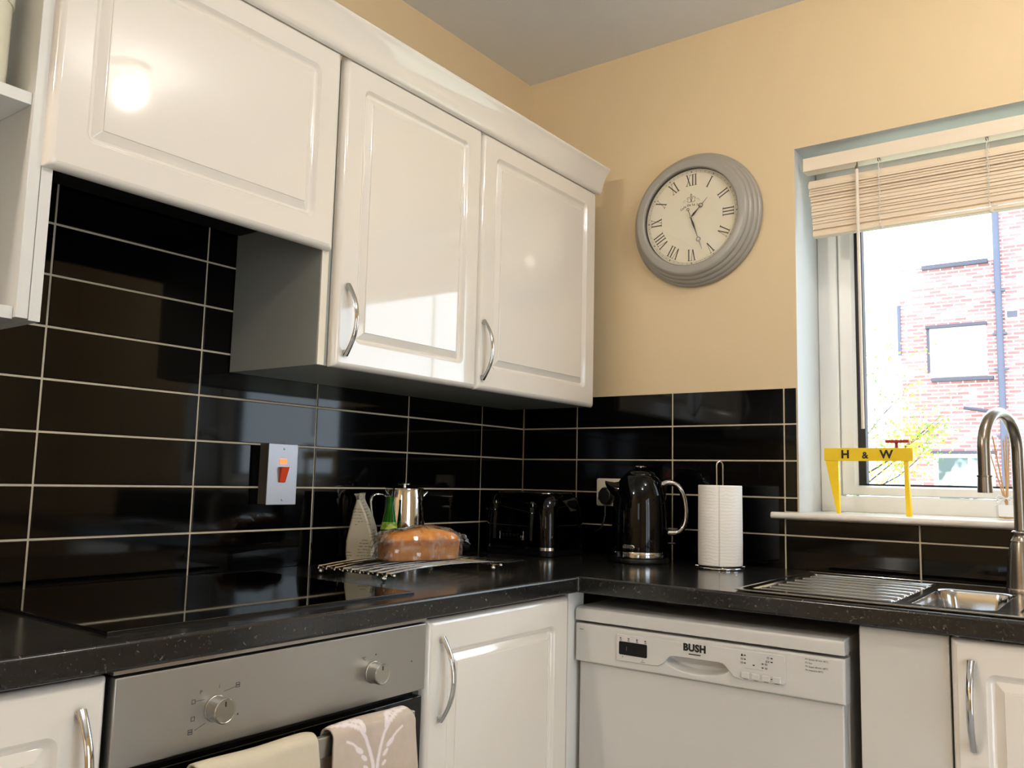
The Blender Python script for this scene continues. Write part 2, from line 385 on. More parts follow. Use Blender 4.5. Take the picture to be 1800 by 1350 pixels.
for c in cells(xR, zR):
    u0, u1, v0, v1 = c
    if u0 >= XW0-.001:
        if v0 >= 1.0: 
            if v0 < 1.01: cR.append((u0, u1, v0, 1.053))
            continue
        cR.append(c)
    elif u1 > XW0:
        if v0 >= 1.0:
            cR.append((u0, XW0-.001, v0, v1) if v0 > 1.1 else (u0, XW0-.001, max(v0, 1.0713), v1))
            if v0 < 1.05: cR.append((u0, u1, v0, 1.053))
        else: cR.append(c)
    else: cR.append(c)
part(tiles('R', cR), 'tile_splashback', [M['tile'], M['grout']], wall_back, recalc=False, sharp=15)

# window
YF = .20
def frame_mb(x0, x1, z0, z1, wx, wz, y0, y1):
    return MB().slab([x0, x0+wx, x1-wx, x1], [z0, z0+wz, z1-wz, z1], lambda u, v: not (x0+wx < u < x1-wx and z0+wz < v < z1-wz), y0, y1, lambda u, v, w: (u, w, v))
win = st(frame_mb(XW0+.0005, XW1-.0005, ZW0+.0005, ZW1-.0005, .055, .046, YF, YF+.07).build('window_1', M['upvc'], bevel=.003))
# sash with a chamfered inner lip
sx0, sx1, sz0, sz1 = XW0+.057, XW1-.057, ZW0+.049, ZW1-.049
mb = MB(); n_ = 4
Ls = []
for ins, y in ((0, YF+.055), (0, YF+.010), (.004, YF+.006), (.036, YF+.006), (.044, YF+.016), (.044, YF+.055)):
    Ls.append([(sx0+ins, y, sz0+ins*.62), (sx1-ins, y, sz0+ins*.62), (sx1-ins, y, sz1-ins*.62), (sx0+ins, y, sz1-ins*.62)])
mb.loops(Ls, False, False); part(mb, 'sash', M['upvc'], win, sharp=20)
gx, gz = .0445, .0275
mb = frame_mb(sx0+gx, sx1-gx, sz0+gz, sz1-gz, .020, .005, YF+.018, YF+.05); part(mb, 'gasket', M['gasket'], win, bevel=.002)
mb = MB().box(sx0+gx+.005, sx1-gx-.005, YF+.034, YF+.038, sz0+gz+.003, sz1-gz-.003); part(mb, 'glass_pane', M['window_glass'], win)
# sill board with a rounded nose
nose = [(-.030+.0095-.0095*cos(a), 1.0535+.009+.009*sin(a)) for a in [math.radians(-90+180*k/8) for k in range(9)]]
nose = [(-.021-.0095*cos(a), 1.0624+.009*sin(a)) for a in [math.radians(-90+180*k/8) for k in range(9)]]
poly = nose+[(.0065, 1.0714), (.0065, 1.0534)]
mb = MB().prism(poly, 'x', .847, 2.06)
mb.box(XW0+.001, XW1-.001, .006, YF+.01, 1.0534, 1.0712)
part(mb, 'window_sill', M['sill'], win, bevel=.001)

# ================================================================== fitted furniture
def door_mb(face, plane, u0, u1, z0, z1, thick=.02, frame=.056):
    P = (lambda u, v, d: (plane-d, u, v)) if face == 'x' else (lambda u, v, d: (u, plane+d, v))
    mb = MB(); f = frame
    prof = [(0, thick, .003), (0, .0130, .003), (.0008, .0095, .003), (.0026, .0060, .004), (.0052, .0031, .005), (.0082, .0012, .006), (.0108, .0007, .006), (.0114, .0, .006),
            (f, 0, .016), (f+.0006, .0010, .0158), (f+.0022, .0016, .015), (f+.0048, .0050, .0128), (f+.0085, .0084, .009), (f+.0125, .0092, .005),
            (f+.0132, .0084, .003), (f+.0250, .0026, .0012), (f+.0270, .0022, .001), (f+.0276, .0004, .001), (f+.0292, 0, .001)]
    L = [[P(u, v, d) for u, v in rrect(u0+i, u1-i, z0+i, z1-i, r, 6)] for i, d, r in prof]
    return mb.loops(L)
def bow_handle(face, plane, u, zc, ln=.152, bulge=.030):
    P = (lambda u, v, d: (plane+d, u, v)) if face == 'x' else (lambda u, v, d: (u, plane-d, v))
    pts, rad = [], []
    for k in range(25):
        t = k/24; s_ = 2*t-1
        d = .0045+bulge*(1-abs(s_)**2.1)
        pts.append(P(u, zc+ln/2*(1-2*t), d)); rad.append(.0058 if abs(s_) < .8 else .0058+.0012*(abs(s_)-.8)/.2)
    side = (0, 1, 0) if face == 'x' else (1, 0, 0)
    mb = MB().tube(pts, rad, 12, side=side, flat=.62)
    for e in (1, -1):
        zz = zc+e*(ln/2-.007)
        mb.lathe([(.0052, .0002), (.0046, .009)], P(u, zz, 0), 12, 'x') if face == 'x' else mb.lathe([(.0052, -.0002), (.0046, -.009)], P(u, zz, 0), 12, 'y')
    return mb

def cabinet_box(x0, x1, y0, y1, z0, z1): return MB().box(x0, x1, y0, y1, z0, z1)
# --- wall cabinets on the left wall
ZB, ZT = 1.366, 2.048
def wall_cab(name, label, y0, y1, dy0, dy1, hy, first=False):
    t_ = thing(name, label, 'cabinet', (.15, (y0+y1)/2, ZB))
    mb = MB().box(.0025, .297, y0, y1, ZB+.002, ZT-.006)
    part(mb, 'carcass', M['carcass'], t_, bevel=.0008)
    if first:
        part(MB().box(.2972, .3005, y0+.0002, y0+.0175, ZB+.0025, ZT-.0065), 'edge_strip', M['edge'], t_)
    dr = part(door_mb('x', .320, dy0, dy1, ZB, ZT), 'door', M['door_gloss'], t_, sharp=50)
    h_ = part(bow_handle('x', .320, hy, ZB+.102), 'handle', M['chrome'], dr); tag(h_, 'curved chrome handle')
    return t_
wall_cab('wall_cabinet', 'white gloss wall cabinet with a chrome bow handle, beside the high cabinet over the hob', -1.153, -.651, -1.126, -.6525, -1.0985, True)
wall_cab('wall_cabinet', 'white gloss wall cabinet with a chrome bow handle, end one nearest the clock', -.6500, -.078, -.6485, -.0765, -.6335)
# --- short cabinet over the hob
t_ = thing('wall_cabinet', 'short white gloss wall cabinet without a handle, hung high over the hob', 'cabinet', (.15, -1.43, 1.61))
short_cab = t_
part(MB().box(.0025, .297, -1.7020, -1.1535, 1.692, 2.042), 'carcass', M['carcass'], t_, bevel=.0008)
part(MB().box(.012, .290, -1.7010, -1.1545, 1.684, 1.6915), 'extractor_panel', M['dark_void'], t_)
part(door_mb('x', .320, -1.7225, -1.1385, 1.609, ZT), 'door', M['door_gloss'], t_, sharp=50)
# --- cornice along the cabinet tops
pr = [(.30, 2.0495), (.322, 2.0495), (.3225, 2.0385), (.3275, 2.0385), (.333, 2.0425), (.337, 2.0495), (.3385, 2.058), (.341, 2.068), (.347, 2.083), (.355, 2.097), (.362, 2.106), (.3655, 2.1085), (.3660, 2.1135), (.3625, 2.1175), (.345, 2.1175), (.30, 2.1175)]
o = MB().prism([(a, b_) for a, b_ in pr], 'y', -2.42, -.074).build('cornice', M['door_gloss'], origin=(.33, -1.2, 2.0385), sharp=50)
tag(o, 'white moulded cornice running along the tops of the wall cabinets', 'cornice')
# --- open shelf unit left of the short cabinet and a plain end panel
t_ = thing('open_shelf', 'white open shelf unit at the left edge, holding the cream canister', 'shelf', (.15, -2.06, ZB))
part(MB().box(.0025, .300, -1.7400, -1.7220, 1.3675, 2.045), 'side_panel', M['shelf'], t_, bevel=.0006)
part(MB().box(.0025, .300, -2.400, -2.382, 1.3675, 2.045), 'side_panel', M['shelf'], t_, bevel=.0006)
part(MB().box(.0022, .010, -2.3815, -1.7405, 1.368, 2.045), 'back_panel', M['shelf'], t_)
for z0 in (1.3650, 1.7045, 2.0260): part(MB().box(.0105, .292, -2.3815, -1.7405, z0, z0+.0195), 'shelf_board', M['shelf'], t_, bevel=.0006)
part(MB().box(.0025, .300, -1.7210, -1.7035, 1.3652, 1.645), 'end_panel', M['shelf'], short_cab, bevel=.0006)
# canister on the shelf
t_ = thing('canister', 'cream round canister with a lid on the open shelf', 'canister', (.225, -1.812, 1.7242))
part(MB().lathe([(.050, 1.7243), (.0535, 1.727), (.0545, 1.76), (.0545, 1.866), (.053, 1.868)], (.225, -1.812, 0), 40), 'body', M['canister'], t_)
part(MB().lathe([(.0562, 1.8665), (.0572, 1.869), (.0572, 1.905), (.055, 1.91), (.01, 1.912)], (.225, -1.812, 0), 40), 'lid', M['canister'], t_)
mb = MB()
for k in range(5):
    a = math.radians(-52+5*k); z0 = 1.812-.006*k
    mb.box(-.0002, .0002, -.0012, .0012, -.003, .003) if False else None
    p = Vector((.225+.0547*cos(a), -1.812+.0547*sin(a), z0)); mb.sphere(p, .0013, 8)
part(mb, 'printed_marks', M['ink'], t_)

# --- worktop (L shaped, hole under the sink)
ZTW = .921; WX, WY = .595, -.597
SX0, SX1, SY0, SY1 = .963, 1.93, -.572, -.080          # sink outline
us = [.0035, WX, 1.0, 1.895, 2.75]; vs = [-2.9, WY, -.545, -.115, -.0035]
keep = lambda u, v: (u < WX or v > WY) and not (1.0 < u < 1.895 and -.545 < v < -.115)
o = MB().slab(us, vs, keep, .8840, ZTW, lambda u, v, w: (u, v, w)).build('worktop', M['worktop'], origin=(.3, -.3, .884), bevel=.005, seg=3)
tag(o, 'black speckled laminate L-shaped worktop below the black tiles', 'worktop')
# --- hob
mb = MB().slab([.062, .072, .532, .540], [-1.690, -1.682, -1.104, -1.096], lambda u, v: True, ZTW+.0003, ZTW+.0052, lambda u, v, w: (u, v, w))
hob = thing('hob', 'flat black glass hob set into the worktop', 'hob', (.3, -1.39, ZTW))
part(MB().box(.0735, .5395, -1.6895, -1.0965, ZTW+.0012, ZTW+.0052), 'glass_top', M['hob'], hob, bevel=.0012)
part(MB().slab([.072, .076, .537, .541], [-1.691, -1.687, -1.099, -1.095], lambda u, v: not (.076 < u < .537 and -1.687 < v < -1.099), ZTW+.0001, ZTW+.0032, lambda u, v, w: (u, v, w)), 'rim', M['black_plastic'], hob)

# --- base units, left run
def base_cab(label, y0, y1, hy, dh=(.13, .86)):
    t_ = thing('base_cabinet', label, 'cabinet', (.28, (y0+y1)/2, 0))
    part(MB().box(.004, .560, y0+.002, y1-.002, .10, .8725), 'carcass', M['carcass'], t_)
    part(MB().box(.004, .520, y0+.002, y1-.002, .0005, .0995), 'plinth', M['carcass'], t_)
    dr = part(door_mb('x', .582, y0+.0015, y1-.0015, .12, .8775, frame=.060), 'door', M['door_gloss'], t_, sharp=50)
    tag(part(bow_handle('x', .582, hy, .767), 'handle', M['chrome'], dr), 'curved chrome handle')
base_cab('white base cabinet with a chrome handle, left of the oven', -2.205, -1.7035, -1.7415)
base_cab('white base cabinet with a chrome handle, between the oven and the dishwasher', -1.099, -.609, -1.0605)
# a narrow upright between the corner base cabinet and the dishwasher
o = MB().box(.5625, .5755, -.6065, -.5400, .0005, .8830).build('corner_post', M['white_board'], origin=(.57, -.57, .0005), bevel=.001)
tag(o, 'narrow white corner post between the base cabinet and the dishwasher', 'post')

# --- oven
ov = thing('oven', 'built-in oven with a steel control panel and black glass door', 'oven', (.3, -1.403, 0))
OY0, OY1 = -1.6995, -1.1065
part(MB().box(.004, .560, OY0+.004, OY1-.004, .0005, .8725), 'housing', M['black_plastic'], ov)
part(MB().box(.552, .5815, OY0-.001, OY1+.0045, .8772, .8838), 'top_strip', M['steel'], ov)
part(MB().slab([.5605, .563, .585], [OY0, OY1], lambda u, v: True, .757, .8742, lambda u, v, w: (u, v, w)), 'control_panel', M['oven_steel'], ov, bevel=.0015)
dr = part(MB().box(.5605, .582, OY0+.001, OY1-.003, .14, .7455), 'door', M['oven_glass'], ov, bevel=.0015)
hb = MB().box(.6235, .6350, -1.638, -1.1835, .7115, .7425)
for yy in (-1.615, -1.206): hb.box(.5822, .6234, yy-.009, yy+.009, .716, .738)
part(hb, 'handle', M['steel'], dr, bevel=.0012)
for yk, ang in ((-1.5480, 0), (-1.2395, 0)):
    k_ = MB().lathe([(.0183, .5855), (.0183, .588), (.0176, .5885), (.0176, .6085), (.0165, .6100), (.0158, .6100), (.0152, .6095), (.0001, .6094)], (0, yk, .8082), 40, 'x')
    kb = part(k_, 'knob', M['knob'], ov)
    part(MB().box(.6096, .6101, yk-.0006, yk+.0006, .8145, .8215), 'pointer_line', M['ink'], kb)
def sym(mb): return part(mb, 'printed_symbol', M['ink_grey'], ov)
def mark(txt, y, z, s_): sym(text_mesh(txt, s_, (.5853, y, z), (0, 1, 0), (0, 0, 1), .0001, 0, 'CENTER'))
def ring(y, z, s_, dot=False):
    mk = MB().slab([y-s_, y-s_*.7, y+s_*.7, y+s_], [z-s_, z-s_*.7, z+s_*.7, z+s_], lambda u, v: not (abs(u-y) < s_*.7 and abs(v-z) < s_*.7), .5851, .5854, lambda u, v, w: (w, u, v))
    if dot: mk.box(.5851, .5854, y-s_*.75, y+s_*.75, z-.0010, z+.0010)
    sym(mk)
mark('P', -1.5725, .8345, .008); mark('i', -1.5430, .8380, .008); mark('°C', -1.2610, .8330, .008)
ring(-1.512, .8345, .0036, True); ring(-1.5835, .8235, .0030); ring(-1.583, .8005, .003); ring(-1.586, .7835, .0036, True)
for (ya, za, yb, zb_) in ((-1.515, .8325, -1.535, .8290), (-1.580, .8235, -1.566, .8235), (-1.5795, .7845, -1.562, .791)):
    sym(MB().tube([(.5852, ya, za), (.5852, yb, zb_)], .00035, 6))
for (y, z) in ((-1.2335, .8365), (-1.1430, .8115), (-1.5095, .7928)): sym(MB().lathe([(.0016, .5851), (.0016, .5854)], (0, y, z), 10, 'x'))


# --- tea towels over the oven handle
def towel(name, label, y0, y1, seed, material, pattern=None, res=.0022, droop=0., zlow=.50):
    rnd = random.Random(seed); ph = [rnd.uniform(0, 6.28) for _ in range(6)]
    xo, xi, zt = .6400, .6185, .7475
    path = []
    k = .555
    while k < .738: path.append((xi-.004, k)); k += res*1.5
    cx, rr = (xo+xi-.004)/2, (xo-xi+.004)/2
    for j in range(15):
        a = PI-PI*j/14; path.append((cx+rr*cos(a), .738+.0135*sin(a)))
    k = .738-res
    while k > zlow: path.append((xo, k)); k -= res
    nu = int((y1-y0)/res)+1; nv = len(path)
    top = 0.; lens = []; acc = 0.
    for j in range(nv):
        if j: acc += math.dist(path[j], path[j-1])
        lens.append(acc)
    jt = max(range(nv), key=lambda j: path[j][1])
    vs, cols = [], []
    for i in range(nu):
        u = y0+(y1-y0)*i/(nu-1); w = (i/(nu-1))
        for j in range(nv):
            x, z = path[j]; s_ = lens[j]-lens[jt]
            dn = max(0., .7475-z)
            wob = .0022*sin(u*46+ph[0])+.0014*sin(u*97+ph[1]+z*9)
            front = 1 if s_ > 0 else -.3
            x2 = x+front*(wob*min(1, dn*14)+.0025*min(1, dn*9)+abs(.0006*sin(u*60+ph[2])))
            e0, e1 = max(0, 1-(w)*14), max(0, 1-(1-w)*9)
            z2 = z-droop*(e1**2)*.010-(e0**2)*.0015*droop+.0010*sin(u*38+ph[3])
            u2 = u+(w-.5)*dn*.16+.0015*sin(z*40+ph[4])
            vs.append((x2, u2, z2)); cols.append(pattern((u-(y0+y1)/2), s_) if pattern else 0.)
    mb = MB(); mb.add(vs, [(i*nv+j, (i+1)*nv+j, (i+1)*nv+j+1, i*nv+j+1) for i in range(nu-1) for j in range(nv-1)])
    o = mb.build(name, material, origin=((xo+xi)/2, (y0+y1)/2, zlow), sharp=80)
    if pattern:
        at = o.data.color_attributes.new('weave', 'FLOAT_COLOR', 'POINT')
        for k_, c in enumerate(cols): at.data[k_].color = (c, c, c, 1)
    sd = o.modifiers.new('thickness', 'SOLIDIFY'); sd.thickness = .0035; sd.offset = 1.
    return tag(o, label, 'towel')
def seg_d(px, py, ax, ay, bx, by):
    dx, dy = bx-ax, by-ay; l2 = dx*dx+dy*dy
    t = max(0, min(1, ((px-ax)*dx+(py-ay)*dy)/l2)) if l2 else 0
    return math.hypot(px-ax-t*dx, py-ay-t*dy), t
def damask(u, s_):
    """white floral damask, mirrored about the middle of the towel; s_ is the way down the front"""
    best = 0.
    a = abs(u+.004); 
    def line(pts, w):
        nonlocal best
        for q in range(len(pts)-1):
            d, t = seg_d(a, s_, *pts[q], *pts[q+1])
            best = max(best, min(1, max(0, (w-d)/.0012+.5)))
    line([(.092, -.004), (.074, .004), (.050, .009), (.032, .018), (.020, .033), (.011, .054), (.005, .074), (.003, .088), (.0025, .11), (.0035, .16), (.002, .24)], .0030)
    line([(.060, .030), (.048, .036), (.036, .046)], .0018)
    line([(.030, -.030), (.010, -.020), (.0, -.004)], .0020)
    # scroll
    pts = [(.003+.016*(1+cos(q))*.5*(1.0)+.0, .112+.014*sin(q)) for q in [PI+.35*k for k in range(17)]]
    line(pts, .0020)
    line([(.012, .112), (.015, .108), (.013, .116)], .0016)
    # leaves
    for (cx, cy, rx, ry, an) in ((.036, .006, .013, .0045, -.35), (.026, .016, .004, .0105, .5), (.033, .050, .0105, .0042, -.6), (.022, .064, .008, .0035, -.7), (.056, .001, .010, .004, -.2), (.022, .15, .016, .006, .9), (.018, .080, .006, .003, -.6)):
        dx, dy = a-cx, s_-cy; e = ((dx*cos(an)+dy*sin(an))/rx)**2+((-dx*sin(an)+dy*cos(an))/ry)**2
        best = max(best, min(1, max(0, (1.2-e)/.45)))
    return best
m = mat('damask_cotton', (.75, .68, .61), .95, bump=.3, bscale=800)
n = m.node_tree.nodes; L = m.node_tree.links
at = n.new('ShaderNodeAttribute'); at.attribute_name = 'weave'
nz = n.new('ShaderNodeTexNoise'); nz.inputs['Scale'].default_value = 38; nz.inputs['Detail'].default_value = 3
t = n.new('ShaderNodeTexCoord'); L.new(t.outputs['Object'], nz.inputs['Vector'])
mxa = n.new('ShaderNodeMix'); mxa.data_type = 'RGBA'; mxa.inputs[6].default_value = (*lin((.70, .625, .56)), 1); mxa.inputs[7].default_value = (*lin((.79, .73, .665)), 1); L.new(nz.outputs['Fac'], mxa.inputs[0])
mx = n.new('ShaderNodeMix'); mx.data_type = 'RGBA'; mx.inputs[7].default_value = (*lin((.90, .855, .845)), 1); L.new(mxa.outputs[2], mx.inputs[6])
L.new(at.outputs['Fac'], mx.inputs[0]); L.new(mx.outputs[2], n['Principled BSDF'].inputs['Base Color']); M['damask'] = m
towel('tea_towel', 'beige tea towel with a white floral pattern hung on the oven handle', -1.372, -1.190, 4, M['damask'], damask, .0016, 1.2)
towel('tea_towel', 'plain cream linen tea towel hung on the oven handle', -1.605, -1.404, 9, M['linen'], None, .004, .3)

# --- dishwasher
dw = thing('dishwasher', 'white freestanding dishwasher under the worktop in the corner', 'dishwasher', (.884, -.3, 0))
DX0, DX1, DF = .5815, 1.1860, -.585
part(MB().box(DX0+.004, DX1-.003, -.545, -.06, .02, .8225), 'body', M['white_plastic'], dw, bevel=.002)
lid = [(DF+.0, .8205), (DF+.0, .842), (DF+.003, .8475), (DF+.010, .8505), (DF+.022, .852), (-.05, .852), (-.05, .8235), (DF+.03, .8235), (DF+.03, .8205)]
part(MB().prism(lid, 'x', DX0, DX1), 'lid', M['white_plastic'], dw, bevel=.0012)
part(MB().box(DX0+.006, DX1-.006, DF+.012, -.546, .13, .7275), 'door', M['white_plastic'], dw, bevel=.003)
part(MB().box(DX0+.006, DX1-.006, DF+.03, -.546, .02, .128), 'kick_panel', M['white_plastic'], dw, bevel=.002)
# control panel: a moulded front, with the hand recess scooped out under the raised fascia
PZ0, PZ1 = .729, .8145
fas = [(.692, .8030), (1.0660, .8072), (1.0735, .8050), (1.0735, .7540), (1.0680, .7490), (.982, .7472), (.966, .7500), (.952, .7650), (.944, .7725), (.934, .7738), (.832, .7728), (.822, .7700), (.808, .7540), (.796, .7470), (.786, .7460), (.692, .7445)]
def recess(x, z):
    if not (.802 < x < .962 and z < .7735): return 0.
    u = (x-.882)/.080; edge = .7735-.0295*(max(0, 1-u*u)**.5)
    if z < edge-.004: return 0.
    k = min(1, (z-edge+.004)/.010); k = k*k*(3-2*k)
    return .024*k*min(1, (1-abs(u))*5)
xs = [DX0+(DX1-DX0)*i/300 for i in range(301)]; zs = [PZ0+(PZ1-PZ0)*j/56 for j in range(57)]
mb = MB()
vs_ = []
for x in xs:
    for z in zs:
        e = min(z-PZ0, PZ1-z, x-DX0, DX1-x); rd = .004
        b_ = 0 if e >= rd else rd-math.sqrt(max(0, rd*rd-(rd-e)**2))
        vs_.append((x, DF+b_+recess(x, z), z))
nv = len(zs)
mb.add(vs_, [(i*nv+j, (i+1)*nv+j, (i+1)*nv+j+1, i*nv+j+1) for i in range(300) for j in range(56)])
# return edges to the back
rim = [(DX0, PZ0), (DX1, PZ0), (DX1, PZ1), (DX0, PZ1)]
mb.loops([[(x, DF+.004, z) for x, z in rim], [(x, -.5455, z) for x, z in rim]], False, True)
cp = part(mb, 'control_panel', M['white_plastic'], dw, sharp=50, recalc=False)
fb = part(MB().prism(fas, 'y', DF-.0035, DF-.0002), 'fascia', M['white_plastic'], cp, bevel=.0022, seg=3)
part(MB().prism(rrect(.6995, .7690, .7593, .7879, .003), 'y', DF-.0042, DF-.0033), 'display', M['black_gloss'], cp)
part(MB().box(.7180, .7192, DF-.0043, DF-.0041, .7690, .7780), 'display_digit', M['ink_grey'], cp)
lg = text_mesh('BUSH', .0200, (.8805, DF-.0037, .7950), (1, 0, 0), (0, 0, 1), .0003, .0011, 'CENTER', 1.08)
lg.box(.8672, .8945, DF-.0040, DF-.0034, .7812, .7834)
tag(part(lg, 'logo', M['ink'], cp), 'black BUSH lettering with a short bar beneath')
for k in range(4):
    x0 = .9835+.0214*k; z0 = .7512
    bt = part(MB().prism(rrect(x0, x0+.0168, z0, z0+.0120, .0012), 'y', DF-.0068, DF-.0033), 'button', M['white_plastic'], cp, bevel=.0012)
def led(x, z): part(MB().box(x-.0020, x+.0020, DF-.0039, DF-.0033, z-.0011, z+.0011), 'indicator_light', M['ink'], cp)
for z in (.7965, .7888, .7812): led(.9905, z)
led(1.0090, .7793); led(1.0275, .7842); led(1.0275, .7765); led(1.0460, .7975); led(1.0460, .7900)
for k, x in enumerate((.7030, .7230, .7440, .7645)): led(x, .7950)
part(MB().box(1.0628-.0180, 1.0628-.0145, DF-.0072, DF-.0067, .7570, .7585), 'indicator_light', M['ink'], cp)
part(MB().prism([(.9822, .7958), (.9826, .7946), (.9845, .7940), (.9864, .7946), (.9868, .7958), (.9858, .7972), (.9850, .7992), (.9840, .7992), (.9832, .7972)], 'y', DF-.0039, DF-.0033), 'printed_icon', M['ink'], cp)
def icon(mb): part(mb, 'printed_icon', M['ink_grey'], cp)
def rect(x0, x1, z0, z1): icon(MB().box(x0, x1, DF-.0037, DF-.0034, z0, z1))
def hollow(x, z, w_, h_): icon(MB().slab([x-w_, x-w_*.55, x+w_*.55, x+w_], [z-h_, z-h_*.5, z+h_*.5, z+h_], lambda u, v: not (abs(u-x) < w_*.55 and abs(v-z) < h_*.5), DF-.0038, DF-.0034, lambda u, v, w: (u, w, v)))
for x in (.7035, .7230, .7440, .7650): hollow(x, .7909, .0022, .0016)
for (x, z, w_) in ((.9843, .7888, .0022), (.9843, .7812, .0022), (1.0385, .7975, .0022), (1.0375, .7900, .0034), (1.0345, .7842, .0025), (1.0347, .7762, .0024)): hollow(x, z, w_, .0018)
rect(.9900, 1.0290, .7712, .7715)
for x in (.9920, 1.0130, 1.0345, 1.0560): rect(x-.0045, x+.0045, .7490, .7499)
rect(.7080, .7095, .7535, .7565); rect(.7530, .7640, .7488, .7498); rect(.7575, .7590, .7515, .7540)
mb = MB()
for k in range(6): mb.box(.5935+.0018*k, .5948+.0018*k, DF-.0007, DF-.0001, .8006, .8020)
part(mb, 'model_print', M['ink_grey'], cp)
pt = MB()
for k, (a_, s_) in enumerate((('P1', 'Quick 30 min. 40°C'), ('P2', 'Eco'), ('P3', 'Super 50 min. 60°C'), ('P4', 'Intensive 60°C'))):
    for x, tx in ((1.1115, a_), (1.1180, s_)):
        q = text_mesh(tx, .0047, (x, DF-.0004, .8055-.0068*k), (1, 0, 0), (0, 0, 1), .0001, 0, 'LEFT'); pt.add(q.v, q.f)
part(pt, 'programme_list', M['ink_grey'], cp)

# --- filler panel and sink cabinet
t_ = MB().prism([(-.5650, .012), (-.5650, .8715), (-.5622, .8772), (-.5560, .8795), (-.545, .8795), (-.545, .012)], 'x', 1.2085, 1.3635)
M['filler'] = mat('shade_dimmed_white_panel', (.80, .785, .755), .3)  # white darkened in colour to stand in for shade on this panel
o = t_.build('filler_panel', M['filler'], origin=(1.286, -.555, .012), bevel=.0015, sharp=50); tag(o, 'narrow plain white filler panel between the dishwasher and the sink cabinet', 'panel')
t_ = thing('base_cabinet', 'white base cabinet with a chrome handle, under the sink', 'cabinet', (1.65, -.3, 0))
for x0 in (1.368, 1.95): part(MB().box(x0, x0+.018, -.56, -.06, .10, .745), 'side_panel', M['carcass'], t_)
part(MB().box(1.368, 1.968, -.52, -.06, .0005, .0995), 'plinth', M['carcass'], t_)
dr = part(door_mb('y', -.580, 1.3675, 1.8260, .12, .8780, frame=.055), 'door', M['door_gloss'], t_, sharp=50)
tag(part(bow_handle('y', -.580, 1.4010, .766), 'handle', M['chrome'], dr), 'curved chrome handle')

# --- sink
sk = thing('sink', 'steel sink with a ribbed drainer and half bowl under the window', 'sink', (1.44, -.33, ZTW))
ZR = ZTW+.0045
def rl(x0, x1, y0, y1, r, z, n=6): return [(x, y, z) for x, y in rrect(x0, x1, y0, y1, r, n)]
# deck plate in cells around the drainer and the two bowls
DRX0, DRX1, DRY0, DRY1 = .985, 1.268, -.535, -.122
B1 = (1.282, 1.438, -.535, -.205); B2 = (1.470, 1.875, -.535, -.150)
us = [SX0, DRX0, DRX1, B1[0], B1[1], B2[0], B2[1], SX1]; vs = [SY0, -.535, B1[3], B2[3], DRY1, SY1]
inr = lambda u, v, R: R[0] < u < R[1] and R[2] < v < R[3]
mb = MB().slab(us, vs, lambda u, v: not (inr(u, v, (DRX0, DRX1, DRY0, DRY1)) or inr(u, v, B1) or inr(u, v, B2)), ZR-.0016, ZR, lambda u, v, w: (u, v, w))
# rolled rim
mb.tube([(x, y, ZR-.0012) for x, y in rrect(SX0+.001, SX1-.001, SY0+.001, SY1-.001, .012, 5)], .0022, 8, closed=True)
part(mb, 'deck', M['sink_steel'], sk, sharp=40)
# drainer: dished tray with raised ribs
mb = MB(); d_ = .0042
mb.loops([rl(DRX0, DRX1, DRY0, DRY1, .0005, ZR), rl(DRX0, DRX1, DRY0, DRY1, .012, ZR-.0001), rl(DRX0+.004, DRX1-.004, DRY0+.004, DRY1-.004, .010, ZR-d_*.8), rl(DRX0+.008, DRX1-.008, DRY0+.008, DRY1-.008, .008, ZR-d_)], False, True)
part(mb, 'drainer', M['sink_steel'], sk, sharp=40)
for k in range(7):
    yc = -.505+k*.0565
    x0, x1 = .992, 1.262; hw = .0080; Ls = []
    for ins, z in ((0, ZR-d_+.0001), (.0012, ZR-d_+.0022), (.0032, ZR-.0008), (.0060, ZR+.0002)):
        Ls.append(rl(x0+ins, x1-ins, yc-hw+ins, yc+hw-ins, hw-ins, z, 5))
    part(MB().loops(Ls, True, True), 'drainer_rib', M['sink_steel'], sk, sharp=60)
for R, dep in ((B1, .13), (B2, .17)):
    x0, x1, y0, y1 = R; Ls = []
    for ins, z, r_ in ((0, ZR, .0005), (.001, ZR, .030), (.003, ZR-.0006, .032), (.006, ZR-.004, .034), (.0085, ZR-.02, .036), (.016, ZR-dep+.02, .040), (.022, ZR-dep+.006, .045), (.034, ZR-dep, .045)):
        Ls.append(rl(x0+ins, x1-ins, y0+ins, y1-ins, r_, z, 8))
    bw = part(MB().loops(Ls, False, True), 'bowl', M['sink_steel'], sk, sharp=60)
    cx, cy = (x0+x1)/2, (y0+y1)/2
    part(MB().lathe([(.030, ZR-dep+.0005), (.030, ZR-dep+.003), (.024, ZR-dep+.0034), (.010, ZR-dep+.001)], (cx, cy, 0), 24), 'drain', M['chrome'], bw)
# --- tap
TX, TY = 1.4425, -.160
tp = thing('tap', 'brushed nickel swan-neck kitchen tap beside the sink bowls', 'tap', (TX, TY, ZR))
part(MB().lathe([(.0335, ZR+.0003), (.0335, ZR+.006), (.0325, ZR+.008), (.0310, ZR+.010), (.0300, ZR+.03), (.0268, ZR+.07), (.0222, ZR+.100), (.0200, ZR+.106), (.0205, ZR+.108), (.0200, ZR+.110), (.0165, ZR+.116), (.0158, ZR+.122), (.0178, ZR+.126), (.0178, ZR+.129), (.014, ZR+.132)], (TX, TY, 0), 40), 'body', M['tap_steel'], tp, sharp=60)
ph = math.radians(14); dx, dy = -sin(ph), -cos(ph); Lr = .175; R_ = Lr/2
pts = [(TX, TY, 1.050+.02*k) for k in range(9)]
zt0 = 1.228
pts = [(TX, TY, 1.05+(zt0-1.05)*k/8) for k in range(9)]
for k in range(1, 25):
    a = PI*k/24; s_ = R_*(1-cos(a)); pts.append((TX+dx*s_, TY+dy*s_, zt0+.078*sin(a)))
